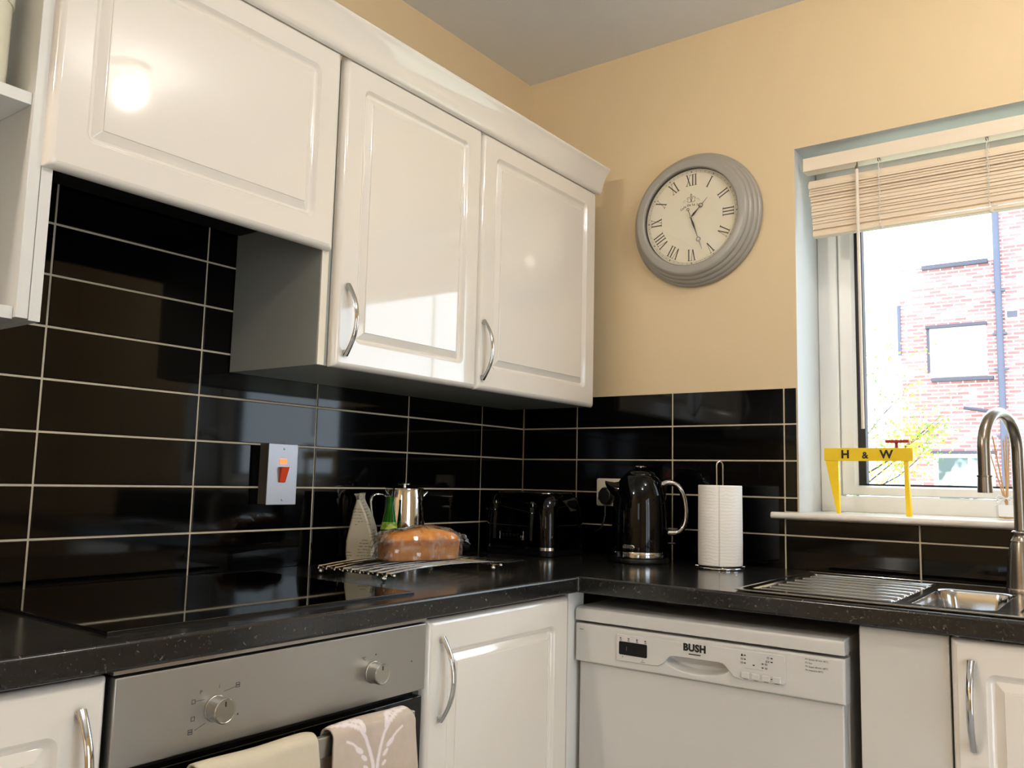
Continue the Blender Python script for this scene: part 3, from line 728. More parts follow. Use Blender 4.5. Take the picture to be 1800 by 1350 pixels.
pts += [(TX+dx*Lr, TY+dy*Lr, zt0-(zt0-1.170)*k/4) for k in range(1, 5)]
sp_ = part(MB().tube(pts, .0120, 20), 'spout', M['tap_steel'], tp)
part(MB().lathe([(.0118, 1.1365), (.0142, 1.1370), (.0142, 1.1430), (.0132, 1.1685), (.0150, 1.1690), (.0150, 1.1720), (.0118, 1.1725)], (TX+dx*Lr, TY+dy*Lr, 0), 28), 'nozzle', M['tap_steel'], sp_, sharp=40)
lv = MB().tube([(TX+.026, TY, ZR+.062), (TX+.05, TY, ZR+.070), (TX+.085, TY, ZR+.085)], [.008, .0065, .006], 12)
part(lv, 'lever', M['tap_steel'], tp)

# ================================================================== things on the worktop
ZS = ZTW+.0004
# --- kettle (local frame: handle along +X, spout along -X)
kt = thing('kettle', 'glossy black dome kettle with a chrome handle, beside the kitchen roll', 'kettle', (.523, -.160, ZS), math.radians(34))
part(MB().lathe([(.070, .0), (.078, .001), (.080, .006), (.079, .013), (.075, .016)], (0, 0, 0), 48), 'power_base', M['black_plastic'], kt)
part(MB().lathe([(.074, .0162), (.0778, .0165), (.0785, .018), (.0785, .030), (.0778, .0315), (.074, .032)], (0, 0, 0), 48), 'chrome_band', M['chrome'], kt)
part(MB().lathe([(.074, .0322), (.0775, .0326), (.0782, .045), (.0785, .090), (.0783, .115), (.0772, .140), (.0750, .165), (.0715, .188), (.0660, .208), (.0590, .2235), (.0510, .2335), (.0445, .2385), (.0425, .2390)], (0, 0, 0), 56), 'body', M['black_gloss'], kt, sharp=60)
ld = part(MB().lathe([(.0415, .2385), (.0425, .2400), (.0400, .2460), (.0330, .2510), (.0220, .2535), (.0080, .2545)], (0, 0, 0), 48), 'lid', M['black_gloss'], kt, sharp=60)
part(MB().lathe([(.0085, .2540), (.0080, .2560), (.0150, .2585), (.0168, .2610), (.0160, .2640)], (0, 0, 0), 32), 'lid_knob', M['black_gloss'], ld)
part(MB().lathe([(.0161, .2641), (.0150, .2655), (.008, .2668), (.0005, .2672)], (0, 0, 0), 32), 'knob_cap', M['chrome'], ld)
# spout: a pulled beak
Ls = []
for k, (x, z0, z1, w) in enumerate(((-.055, .168, .222, .030), (-.072, .178, .219, .024), (-.086, .193, .2205, .016), (-.096, .2085, .2225, .009), (-.0985, .2145, .2228, .006))):
    Ls.append([(x, y, z) for y, z in [(w*cos(a), (z0+z1)/2+(z1-z0)/2*sin(a)) for a in [2*PI*q/16 for q in range(16)]]])
part(MB().loops(Ls), 'spout', M['black_gloss'], kt, sharp=60)
hp = [(.058, 0, .2145), (.072, 0, .2205), (.086, 0, .2210), (.101, 0, .2150), (.114, 0, .2000), (.122, 0, .178), (.1265, 0, .150), (.1260, 0, .122), (.120, 0, .101), (.110, 0, .0885), (.098, 0, .0830), (.074, 0, .0825)]
sm = []
for i in range(len(hp)-1):
    p0, p1, p2, p3 = [Vector(hp[min(max(i+q, 0), len(hp)-1)]) for q in (-1, 0, 1, 2)]
    for q in range(4):
        s_ = q/4; sm.append(.5*((2*p1)+(-p0+p2)*s_+(2*p0-5*p1+4*p2-p3)*s_*s_+(-p0+3*p1-3*p2+p3)*s_**3))
sm.append(Vector(hp[-1]))
part(MB().tube(sm, .0096, 14, side=(0, 1, 0), flat=.85), 'handle', M['chrome'], kt)
part(MB().box(.074, .098, -.006, .006, .051, .056), 'switch_lever', M['black_plastic'], kt, bevel=.002)
# oval badge facing the camera, wrapped on the body
av = math.radians(-124-34+23+15)
mb = MB()
bd = []
for ins, r_ in ((0, .0784), (.0012, .0796), (.003, .0799)):
    l = []
    for x, z in rrect(-.0185+ins, .0185-ins, .0385+ins, .0510-ins, .0062, 6):
        l.append((r_*cos(av+x/.0785), r_*sin(av+x/.0785), z))
    bd.append(l)
part(mb.loops(bd), 'badge', M['chrome_soft'], kt, sharp=40)
mb = MB()
for k in range(8):
    x = -.0126+.0036*k; c = Vector((.0801*cos(av+x/.0785), .0801*sin(av+x/.0785), 0)); mb.box(c.x-.0008, c.x+.0008, c.y-.0008, c.y+.0008, .0425, .0472)
part(mb, 'badge_marks', M['ink_grey'], kt)

# --- toaster
ts = thing('toaster', 'glossy black four-slot toaster with two levers in the corner', 'toaster', (.163, -.155, ZS))
TX0, TX1, TY0, TY1 = .036, .292, -.262, -.055
def tl(i, z, r_): return rl(TX0+i, TX1-i, TY0+i, TY1-i, r_, z, 8)
part(MB().loops([tl(.010, ZS+.0, .035), tl(.004, ZS+.002, .040), tl(.003, ZS+.016, .040), tl(.006, ZS+.0175, .040)]), 'base', M['black_plastic'], ts, sharp=50)
part(MB().loops([tl(.004, ZS+.0178, .04), tl(.0015, ZS+.018, .042), tl(.0015, ZS+.0265, .042), tl(.004, ZS+.027, .04)]), 'chrome_band', M['chrome'], ts, sharp=40)
bz = [(.0025, .0272, .042), (.0020, .06, .042), (.0030, .10, .042), (.0060, .135, .042), (.0120, .160, .042), (.0180, .172, .042), (.0260, .1790, .042), (.0300, .1800, .042)]
part(MB().loops([tl(i, ZS+z, r_) for i, z, r_ in bz]), 'body', M['black_gloss'], ts, sharp=60)
part(MB().loops([tl(.029, ZS+.1802, .03), tl(.028, ZS+.1806, .03), tl(.028, ZS+.1826, .03), tl(.032, ZS+.1832, .03)]), 'top_plate', M['chrome_soft'], ts, sharp=40)
for k in range(4):
    xc = .081+.055*k
    part(MB().prism(rrect(xc-.015, xc+.015, TY0+.048, TY1-.044, .004), 'z', ZS+.1833, ZS+.1842), 'bread_slot', M['dark_void'], ts)
for xc, zz in ((.088, 1.0515), (.222, 1.0450)):
    part(MB().prism(rrect(xc-.0032, xc+.0032, .9650, 1.078, .003), 'y', TY0-.0006, TY0+.010), 'lever_track', M['steel'], ts)
    lvb = part(MB().box(xc-.0020, xc+.0020, TY0-.014, TY0-.0002, zz-.002, zz+.002), 'lever', M['chrome'], ts)
    part(MB().prism(rrect(xc-.0175, xc+.0175, zz-.0032, zz+.0038, .003), 'y', TY0-.021, TY0-.0135), 'lever_knob', M['chrome'], lvb, bevel=.0012)
    part(MB().prism(rrect(xc-.007, xc+.007, zz+.016, zz+.028, .003), 'y', TY0-.0022, TY0+.012), 'chrome_clip', M['chrome'], ts, bevel=.001)
pc = MB().slab([.108, .1105, .1935, .196], [.9655, .9675, .9890, .9912], lambda u, v: not (.1105 < u < .1935 and .9675 < v < .9890), TY0-.0012, TY0+.006, lambda u, v, w: (u, w, v))
cpn = part(pc, 'control_frame', M['chrome_soft'], ts, bevel=.0005)
for k in range(5): part(MB().prism(rrect(.1150+.0135*k, .1235+.0135*k, .9745, .9825, .0015), 'y', TY0-.0022, TY0+.006), 'button', M['black_plastic'], cpn, bevel=.0006)
part(MB().lathe([(.0072, TY0-.010), (.0080, TY0-.008), (.0080, TY0+.002)], (.1860, 0, .9735), 24, 'y'), 'dial', M['chrome_soft'], cpn)

# --- socket and plug
sc = thing('wall_socket', 'white single wall socket on the black tiles behind the kettle', 'socket', (.333, -.004, 1.068))
part(MB().prism(rrect(.2910, .3770, 1.0675, 1.1515, .006), 'y', -.0095, -.0006), 'plate', M['white_plate'], sc, bevel=.0015)
part(MB().prism(rrect(.345, .358, 1.128, 1.146, .002), 'y', -.0125, -.0096), 'rocker', M['white_plate'], sc, bevel=.001)
pl = thing('socket_plug', 'black plug with its flex pushed into the white wall socket', 'plug', (.335, -.01, 1.0975))
octa = [(.335+.0265*cos(a)*(1 if abs(cos(a)) > .5 else 1.05), 1.0985+.0290*sin(a)) for a in [PI/8+PI/4*k for k in range(8)]]
octb = [(.335+(x-.335)*.82, 1.0985+(z-1.0985)*.86) for x, z in octa]
mb = MB().loops([[(x, -.0098, z) for x, z in octa], [(x, -.026, z) for x, z in octa], [(x, -.040, z) for x, z in octb]])
part(mb, 'body', M['black_plastic'], pl, bevel=.002)
cpts = [(.335, -.030, 1.072), (.336, -.033, 1.060), (.338, -.036, 1.040), (.336, -.040, 1.020), (.329, -.042, 1.004), (.318, -.042, .994), (.304, -.0415, .989)]
part(MB().tube(cpts, .0030, 8), 'flex', M['black_plastic'], pl)

# --- kitchen roll on its holder
RX, RY = .7500, -.1400
kh = thing('kitchen_roll_holder', 'chrome wire kitchen roll holder with a loop top, carrying the roll', 'holder', (RX, RY, ZS))
part(MB().tube([(RX+.066*cos(a), RY+.066*sin(a), ZS+.0026) for a in [2*PI*k/48 for k in range(48)]], .0026, 10, closed=True), 'base_ring', M['chrome'], kh)
cb = MB()
for a in (.5, 2.07): cb.tube([(RX-.064*cos(a), RY-.064*sin(a), ZS+.0055), (RX, RY, ZS+.0057), (RX+.064*cos(a), RY+.064*sin(a), ZS+.0055)], .0020, 8)
part(cb, 'cross_wire', M['chrome'], kh)
al = math.radians(36); ux, uy = cos(al), sin(al); w_ = .0080
lp = [(RX-ux*w_, RY-uy*w_, ZS+.006+.262*k/10) for k in range(11)]
lp += [(RX-ux*w_*cos(a), RY-uy*w_*cos(a), ZS+.268+.0135*sin(a)) for a in [PI*k/14 for k in range(1, 14)]]
lp += [(RX+ux*w_, RY+uy*w_, ZS+.268-.262*k/10) for k in range(11)]
part(MB().tube(lp, .0023, 10), 'loop_rod', M['chrome'], kh)
kr = thing('kitchen_roll', 'white quilted kitchen roll standing on the chrome holder', 'kitchen roll', (RX, RY, ZS+.008))
mb = MB(); n_ = 96; prof = []
z0, z1 = ZS+.0082, ZS+.2175
def spiral(k):   # outer sheet end makes a small step
    a = 2*PI*k/n_; return .0560+.0030*(k/n_)
a_st = math.radians(-71)
Ls = []
for z, f in ((z0, -.0015), (z0+.002, 0), (z0+.06, .0004), (z0+.12, 0), (z1-.002, -.0003), (z1, -.0015)):
    Ls.append([(RX+(spiral(k)+f)*cos(a_st-2*PI*k/n_), RY+(spiral(k)+f)*sin(a_st-2*PI*k/n_), z) for k in range(n_)])
inner = lambda z: [(RX+.0205*cos(a_st-2*PI*k/n_), RY+.0205*sin(a_st-2*PI*k/n_), z) for k in range(n_)]
Ls.append(inner(z1)); Ls = [inner(z0)]+Ls
mb.loops(Ls+[inner(z0)], False, False)
part(mb, 'paper', M['paper'], kr, sharp=30)
part(MB().loops([[(RX+r_*cos(2*PI*k/32), RY+r_*sin(2*PI*k/32), z) for k in range(32)] for r_, z in ((.0188, z0), (.0203, z0), (.0203, z1), (.0188, z1), (.0188, z0))], False, False), 'card_tube', M['card'], kr)

# --- cooling rack
rk = thing('cooling_rack', 'chrome wire rack with ball feet, carrying the wrapped loaf', 'rack', (.28, -.82, ZS))
ZK = .9375
def wire(mb, pts, r_=.0024): mb.tube(pts, r_, 8)
for yb, xa, xb in ((-1.0025, .158, .392), (-.6480, .172, .402)):
    mb = MB(); wire(mb, [(xa+(xb-xa)*k/8, yb+.002*sin(k), ZK-.0022) for k in range(9)], .0030)
    part(mb, 'cross_bar', M['chrome_soft'], rk)
for k in range(9):
    xx = .172+k*.0265; mb = MB(); pts = []
    for q in range(33):
        s_ = q/32; y = -1.0105+s_*(.4345+.004*k)
        z = ZK+.0025+.0085*sin(PI*min(1, max(0, (s_-.04)/.80)))**.7 if .04 < s_ < .84 else ZK+.0025
        pts.append((xx+s_*.014, y, z))
    pts = [(xx, -1.0125, ZK-.003)]+pts
    wire(mb, pts, .0026)
    part(mb, 'wire', M['chrome_soft'], rk)
for xf, yf in ((.170, -1.0025), (.3685, -1.0025), (.185, -.648), (.3840, -.648)):
    mb = MB().sphere((xf, yf, ZS+.0062), .0062, 16); mb.tube([(xf, yf, ZS+.011), (xf, yf, ZK-.002)], .0022, 8)
    part(mb, 'foot', M['chrome_soft'], rk)
for xf, yf in ((.397, -1.0025), (.407, -.648)):
    part(MB().sphere((xf, yf, ZK-.0022), .0044, 12), 'bar_end', M['chrome_soft'], rk)

# --- wrapped loaf cake (local frame: X along the length)
LZ = ZK+.0150
lf = thing('loaf_cake', 'golden loaf cake in clear film on the wire rack', 'cake', (.3080, -.8320, LZ), math.radians(73))
LX, LY, LH = .0905, .0425, .070
def loaf_loop(i, z, flute, n=14):
    P = rrect(-LX+i, LX-i, -LY+i, LY-i, .018, n)
    # densify straight sides
    out = []
    for a_, b_ in zip(P, P[1:]+P[:1]):
        d = math.dist(a_, b_); q = max(1, int(d/.003))
        for k in range(q): out.append((a_[0]+(b_[0]-a_[0])*k/q, a_[1]+(b_[1]-a_[1])*k/q))
    res = []
    acc = 0
    for k, (x, y) in enumerate(out):
        if k: acc += math.dist(out[k], out[k-1])
        f = flute*(.5+.5*sin(acc*2*PI/.0052))
        l = math.hypot(x/LX, y/LY); s_ = 1-f/max(.02, math.hypot(x, y))
        res.append((x*s_, y*s_, z))
    return res
prof = [(.004, 0, .0010), (.001, .003, .0012), (.0, .02, .0012), (-.0015, .040, .0011), (-.002, .046, .0006), (-.001, .050, 0), (.004, .056, 0), (.012, .0615, 0), (.021, .0650, 0), (.030, .0672, 0), (.036, .0682, 0)]
nl = len(loaf_loop(0, 0, 0))
Ls = []
base = loaf_loop(0, 0, 0)
for i, z, fl in prof:
    sc_ = loaf_loop(0, z, fl)
    l = []
    for (x, y, zz) in sc_:
        kx, ky = (LX-i)/LX, (LY-i)/LY
        dome = .002*max(0, (z-.046)/.022)*(1-(x/LX)**2)+.0025*max(0, (z-.046)/.022)*sin(x*30+.6)
        l.append((x*kx, y*ky, z+dome))
    Ls.append(l)
part(MB().loops(Ls), 'cake', M['bread'], lf, sharp=60)
rnd = random.Random(11)
ph = [rnd.uniform(0, 6.28) for _ in range(12)]
def crump(x, y, z):
    return .0016*sin(x*120+z*90+ph[0])+.0013*sin(x*210-z*160+y*80+ph[1])+.0011*sin(z*300+x*60+ph[2])+.0012*sin(x*70+y*190+ph[3])
Lw = []
for i, z, fl in [(-.002, .0004, 0), (-.005, .004, 0), (-.005, .012, 0), (-.005, .020, 0), (-.0055, .028, 0), (-.006, .036, 0), (-.006, .042, 0), (-.006, .048, 0), (-.004, .054, 0), (.002, .0605, 0), (.010, .0655, 0), (.020, .0690, 0), (.029, .0712, 0), (.034, .0720, 0)]:
    l = []
    for (x, y, zz) in base:
        kx, ky = (LX-i)/LX, (LY-i)/LY
        dome = .003*max(0, (z-.046)/.022)*(1-(x/LX)**2)+.0025*max(0, (z-.046)/.022)*sin(x*30+.6)
        c_ = abs(crump(x, y, z)) if .001 < z else 0.
        rr = math.hypot(x, y)+1e-6
        l.append((x*kx+x/rr*c_, y*ky+y/rr*c_, z+dome+(c_*.5 if z > .05 else 0)))
    Lw.append([(x+rnd.uniform(-.0014, .0014)*(z > .002), y+rnd.uniform(-.0014, .0014)*(z > .002), zz+rnd.uniform(0, .0016)*(z > .002)) for x, y, zz in l])
Lw = [l[::3] for l in Lw]
mb = MB().loops(Lw, False, True)
# gathered twist of film at the far end
tw = []
for k, (x, rr, zz) in enumerate(((.090, .026, .040), (.100, .013, .044), (.107, .007, .047), (.114, .012, .046), (.121, .019, .041), (.128, .024, .034))):
    tw.append([(x+.003*sin(7*q+k), (rr+.004*sin(q*2.6+k*2))*cos(2*PI*q/22)*.8, zz+(rr+.003*cos(q*3.1+k))*sin(2*PI*q/22)*.75) for q in range(22)])
mb.loops(tw, False, False)
# loose flap of film at the near end
fl = [[(-.094-.032*q, (-.040+.012*q)+(.075-.030*q)*k/10, .062-.030*q-.018*q*q+.004*sin(k*1.9+q*4)+.0008) for k in range(11)] for q in (0, .25, .5, .75, 1)]
mb.loops(fl, False, False, closed=False)
part(mb, 'film_wrap', M['film'], lf, sharp=3)

# --- paper flour bag (wedge folded at the top), seen nearly edge-on
bg = thing('paper_bag', 'pale printed paper bag with a pinched top, left of the coffee pot', 'bag', (.083, -.7920, ZS), math.radians(36))
D = .047
secs = [(0, .029, D), (.004, .0318, D+.001), (.03, .0335, D+.002), (.06, .0322, D+.002), (.09, .0275, D), (.115, .0205, D-.002), (.135, .0140, D-.003), (.152, .0070, D-.004), (.161, .0035, D-.004)]
Ls = []
for z, w, d in secs:
    l = []
    for x, y in rrect(-w, w, -d, d, min(.006, w*.8), 3): 
        l.append((x*(1+.06*sin(z*60+y*30))-.010*(z/.16)**2, y+.002*sin(z*70+x*60), z))
    Ls.append(l)
mb = MB().loops(Ls)
# folded top opening out in a V
for sgn, tip in ((-1, -.010), (1, .003)):
    l0 = []
    for q in range(9):
        yy = -D+.004+(2*D-.008)*q/8
        l0.append(yy)
    a = [(-.0105+sgn*.0020, y, .1600) for y in l0]; b_ = [(-.0105+tip*.55, y*.99, .1690) for y in l0]; c = [(-.0105+tip, y*.98, .1775-.002*(sgn < 0)) for y in l0]
    th = .0008
    mb.loops([a, b_, c, [(x+th, y, z) for x, y, z in c], [(x+th, y, z) for x, y, z in b_], [(x+th, y, z) for x, y, z in a]], False, False, closed=False)
part(mb, 'bag_body', M['bag'], bg, sharp=35)

# --- green bottle
BX, BY = .152, -.7735
gb = thing('bottle', 'small green glass bottle behind the loaf, in front of the coffee pot', 'bottle', (BX, BY, ZS))
part(MB().lathe([(.022, 0), (.0245, .002), (.025, .06), (.0235, .075), (.0205, .090), (.0170, .110), (.0135, .130), (.0095, .148), (.0088, .158), (.0098, .1595), (.0098, .1635), (.0085, .1640)], (BX, BY, ZS), 28), 'glass_body', M['green_glass'], gb, sharp=50)
part(MB().lathe([(.0213, .0905), (.0216, .0905), (.0178, .1085), (.0174, .1085)], (BX, BY, ZS), 28), 'neck_label', M['green_label'], gb)
part(MB().lathe([(.0101, .1632), (.0103, .1640), (.0103, .1690), (.0092, .1702)], (BX, BY, ZS), 24), 'cap', M['green_glass'], gb)

# --- polished coffee pot
PX, PY = .0950, -.6640
cf = thing('coffee_pot', 'polished steel coffee pot with a knobbed lid behind the loaf', 'pot', (PX, PY, ZS))
part(MB().lathe([(.051, 0), (.0555, .002), (.0560, .006), (.0560, .070), (.0550, .120), (.0530, .160), (.0500, .182), (.0490, .1870)], (PX, PY, ZS), 56), 'body', M['chrome'], cf, sharp=60)
ld = part(MB().lathe([(.0490, .1872), (.0510, .1876), (.0510, .1900), (.0495, .1912), (.030, .1925), (.008, .1935)], (PX, PY, ZS), 48), 'lid', M['chrome'], cf, sharp=40)
mb = MB().lathe([(.0050, .1936), (.0045, .1990)], (PX, PY, ZS), 20)
mb.lathe([(.0100, .1992), (.0165, .2000), (.0172, .2020), (.0160, .2040), (.004, .2050)], (PX, PY, ZS), 32)
part(mb, 'lid_knob', M['chrome'], ld, sharp=50)
hd = Vector((-.50, -.866, 0)); hd = Vector((-.42, -.907, 0)).normalized()
hp = [(.049, .168), (.062, .173), (.078, .174), (.088, .168), (.092, .155), (.090, .135), (.085, .110), (.078, .085), (.068, .062), (.054, .048)]
part(MB().tube([Vector((PX, PY, ZS))+hd*a+Vector((0, 0, b_)) for a, b_ in hp], .0055, 12, side=(-hd.y, hd.x, 0), flat=.8), 'handle', M['chrome'], cf)
sp2 = -hd
mb = MB(); Ls = []
for k, (a, z, w, h) in enumerate(((.042, .160, .018, .020), (.052, .168, .013, .014), (.062, .177, .008, .008), (.066, .181, .005, .004))):
    sd = Vector((-sp2.y, sp2.x, 0)); Ls.append([Vector((PX, PY, ZS+z))+sp2*a+sd*w*cos(2*PI*q/14)+Vector((0, 0, 1))*h*sin(2*PI*q/14) for q in range(14)])
part(mb.loops(Ls), 'spout', M['chrome'], cf)

# --- cooker switch
sw = thing('cooker_switch', 'tall satin steel cooker switch with an orange rocker on the tiles', 'switch', (.017, -1.0145, 1.0695))
part(MB().box(.0008, .0315, -1.0555, -.9745, 1.0710, 1.2105), 'back_box', M['box_grey'], sw)
part(MB().prism(rrect(-1.0570, -.9720, 1.0697, 1.2115, .002), 'x', .0318, .0350), 'plate', M['switch_plate'], sw, bevel=.0008)
part(MB().prism(rrect(-1.0250, -1.0045, 1.1655, 1.1762, .001), 'x', .0351, .0368), 'neon_light', M['neon'], sw, bevel=.0005)
rkp = MB(); rk0 = [(-1.0240, 1.1580), (-1.0020, 1.1580), (-1.0075, 1.1215), (-1.0250, 1.1215)]
rkp.loops([[(.0351, y, z) for y, z in rk0], [(.0351+(.010 if z > 1.14 else .003), y, z) for y, z in rk0]])
part(rkp, 'rocker', M['orange'], sw, bevel=.001)
for z in (1.2000, 1.0810): part(MB().lathe([(.0028, .0351), (.0026, .0358), (.0008, .0361)], (0, -1.0125, z), 16, 'x'), 'screw', M['steel'], sw)

# ================================================================== window sill things
ZSI = 1.0716
cr = thing('toy_crane', 'yellow wooden gantry crane model marked H & W on the window sill', 'model', (1.076, .06, ZSI))
YC0, YC1 = .060, .074
bm_ = part(MB().box(.9655, 1.1880, YC0, YC1, 1.2120, 1.2462), 'beam', M['yellow'], cr, bevel=.0008)
for tx, x, s_, b_ in (('H', 1.0210, .0300, .0010), ('&', 1.0715, .0245, .0006), ('W', 1.1245, .0300, .0010)):
    part(text_mesh(tx, s_, (x, YC0-.0004, 1.2285 if tx != '&' else 1.2262), (1, 0, 0), (0, 0, 1), .0004, b_), 'letter', M['ink'], bm_)
part(MB().prism([(.9685, 1.2118), (1.0020, 1.2118), (1.0035, ZSI), (.9960, ZSI)], 'y', YC0+.001, YC1-.001), 'leg', M['yellow'], cr, bevel=.0006)
mb = MB()
for yq in (YC0-.004, YC1-.003): 
    mb.loops([[(1.1655, YC0+.002, 1.2118), (1.1755, YC0+.002, 1.2118), (1.1755, YC1-.002, 1.2118), (1.1655, YC1-.002, 1.2118)], [(x, (yq if y < .066 else yq+.007), ZSI) for x, y in ((1.1690, .06), (1.1805, .06), (1.1805, .07), (1.1690, .07))]])
part(mb, 'leg', M['yellow'], cr, bevel=.0005)
mb = MB().box(1.1450, 1.1520, .063, .071, 1.2463, 1.2592); mb.box(1.1235, 1.1805, .055, .079, 1.2593, 1.2668)
part(mb, 'trolley', M['red'], cr, bevel=.0006)
# reed diffuser
QX, QY = 1.3900, .1000
rd = thing('reed_diffuser', 'clear glass reed diffuser with tan reeds behind the tap', 'diffuser', (QX, QY, ZSI))
part(MB().loops([rl(QX-.021, QX+.021, QY-.021, QY+.021, r_, ZSI+z, 5) if w is None else rl(QX-w, QX+w, QY-w, QY+w, r_, ZSI+z, 5) for z, w, r_ in ((0, .020, .005), (.002, .022, .006), (.040, .022, .006), (.046, .018, .008), (.050, .009, .0085), (.060, .009, .0085), (.060, .0075, .007), (.048, .0075, .007))], True, False), 'glass_bottle', M['glass'], rd, sharp=40)
part(MB().box(QX-.0175, QX+.0175, QY-.0175, QY+.0175, ZSI+.0035, ZSI+.015), 'scented_oil', M['oil'], rd, bevel=.003)
part(MB().box(QX-.016, QX+.016, QY-.0232, QY-.0222, ZSI+.008, ZSI+.036), 'label', M['label_white'], rd)
for k, (ax, ay, ln) in enumerate(((-.30, .05, .125), (-.17, -.02, .150), (.01, .1, .150), (.03, -.05, .135), (.07, .03, .145), (-.02, .02, .140))):
    part(MB().tube([(QX-ax*.018, QY-ay*.018, ZSI+.006), (QX+ax*ln, QY+ay*ln, ZSI+.055+ln)], .0017, 8), 'reed', M['reed'], rd)
# bow of white ribbon at the neck
rb = MB()
for sg in (-1, 1):
    rb.tube([(QX+sg*.004, QY-.011, ZSI+.054), (QX+sg*.016, QY-.016, ZSI+.060), (QX+sg*.022, QY-.016, ZSI+.052), (QX+sg*.012, QY-.014, ZSI+.048), (QX, QY-.0125, ZSI+.053)], .0032, 8, side=(0, 1, 0), flat=.35)
    rb.tube([(QX, QY-.0125, ZSI+.052), (QX+sg*.012, QY-.017, ZSI+.040), (QX+sg*.024, QY-.019, ZSI+.034)], .003, 8, side=(0, 1, 0), flat=.3)
part(rb, 'ribbon', M['label_white'], rd)

# --- venetian blind
bl = thing('venetian_blind', 'cream venetian blind pulled up at the top of the window', 'blind', (1.45, .05, 1.83))
BX0, BX1 = .9330, 1.9700
part(MB().slab([BX0, BX1], [.022, .0245, .060, .0625], lambda u, v: v < .0245 or v > .060, 2.020, 2.0575, lambda u, v, w: (u, v, w)).box(BX0, BX1, .0246, .0599, 2.0200, 2.0225), 'head_rail', M['blind_rail'], bl)
mb = MB(); rnd = random.Random(2)
ns = 17
zz = 1.988; zs_ = []
for k in range(ns): zs_.append(zz); zz -= rnd.choice((.0075, .0085, .010, .0095, .0125))
k0 = (zs_[0]-1.852)/(zs_[0]-zs_[-1]); zs_ = [zs_[0]-(zs_[0]-z)*k0 for z in zs_]
for k, z in enumerate(zs_):
    tilt = math.radians(60+rnd.uniform(-9, 6)); wd = .024; yc = .044+rnd.uniform(-.0012, .0012); x0 = BX0+.009+.0022*(k/ns*5)+rnd.uniform(-.002, .002)
    Ls = []
    for q in range(7):
        s_ = q/6-.5; bow = .0016*(1-4*s_*s_)
        y = yc+s_*wd*cos(tilt)-bow*sin(tilt); zq = z+s_*wd*sin(tilt)+bow*cos(tilt)
        Ls.append((y, zq))
    th = .0009
    prof = Ls+[(y+th*sin(tilt), zq-th*cos(tilt)) for y, zq in reversed(Ls)]
    mb.loops([[(x0, y, zq) for y, zq in prof], [(BX1-.008, y, zq+.0004*k) for y, zq in prof]])
part(mb, 'slats', M['blind'], bl, sharp=40)
part(MB().box(BX0+.020, BX1-.02, .033, .057, 1.8315, 1.8425), 'bottom_rail', M['blind'], bl, bevel=.002)
for xc in (1.1320, 1.3870, 1.66, 1.88):
    mb = MB()
    for yo in (.0275, .0600):
        pts = [(xc+.0018*sin(k*1.7), yo+.0016*sin(k*2.3)-.002, 2.018-k*(2.018-1.838)/24) for k in range(25)]
        mb.tube(pts, .0011, 6)
    for k in range(9):
        z = 1.99-k*.0185; mb.tube([(xc-.006+.003*sin(k*5), .0262, z), (xc+.002, .0235, z-.006), (xc+.006*sin(k*3+1), .0262, z-.013)], .0008, 5)
    mb.sphere((xc+.004, .030, 1.8290), .0052, 10)
    part(mb, 'ladder_cord', M['cord'], bl)
    part(MB().box(xc-.003, xc+.003, .026, .034, 2.013, 2.0198), 'cord_guide', M['grey_plastic'], bl)
wd = part(MB().tube([(1.0775, .0190, 2.000), (1.0780, .0185, 1.64), (1.0785, .0180, 1.2945)], .0042, 10), 'tilt_wand', M['blind_wand'], bl)
part(MB().tube([(1.0775, .0235, 2.0195), (1.0785, .0205, 2.012), (1.0770, .0192, 2.004), (1.0775, .0190, 1.998)], [.0016, .0022, .0036, .0046], 10), 'wand_hook', M['grey_plastic'], wd)

# --- wall clock (local frame built in world coordinates around its centre)
CX, CZ = .6205, 1.9265
ck = thing('wall_clock', 'round grey wall clock with roman numerals on a cream dial', 'clock', (CX, .006, CZ))
prof = [(.150, -.000), (.2005, -.000), (.2030, -.003), (.2030, -.012), (.2000, -.0160), (.1955, -.0175), (.1965, -.0200), (.1955, -.0260), (.1915, -.0300), (.1868, -.0312), (.1878, -.0340), (.1865, -.0400), (.1825, -.0440), (.1775, -.0455), (.1785, -.0480), (.1770, -.0530), (.1725, -.0570), (.1685, -.0585), (.1560, -.0590), (.1510, -.0590), (.1485, -.0575), (.1475, -.0540), (.1470, -.0380)]
part(MB().lathe([(r_, h+.0062) for r_, h in prof], (CX, 0, CZ), 96, 'y', cap=False), 'frame', M['frame_grey'], ck, sharp=60)
part(MB().lathe([(.1471, -.0335), (.1466, -.0335), (.1466, -.0450), (.1471, -.0450)], (CX, .0, CZ), 96, 'y', cap=False), 'inner_shadow_ring', M['ink'], ck)  # black ring stands in for the shadow inside the frame
part(MB().lathe([(.1485, -.0300), (.1485, -.0335), (.0001, -.0335)], (CX, .0, CZ), 64, 'y'), 'dial', M['dial'], ck)
YD = -.0336
def clk(pr, ang, poly, mbx, th=.0005):
    """polygon given in (across, outward) coordinates of a numeral centred at radius pr"""
    ca, sa = cos(ang), sin(ang)
    q = [(CX+(r_+pr)*sa+a*ca, CZ+(r_+pr)*ca-a*sa) for a, r_ in poly]
    mbx.prism(q, 'y', YD-th, YD)
H2, TK, TN = .0165, .0030, .0009
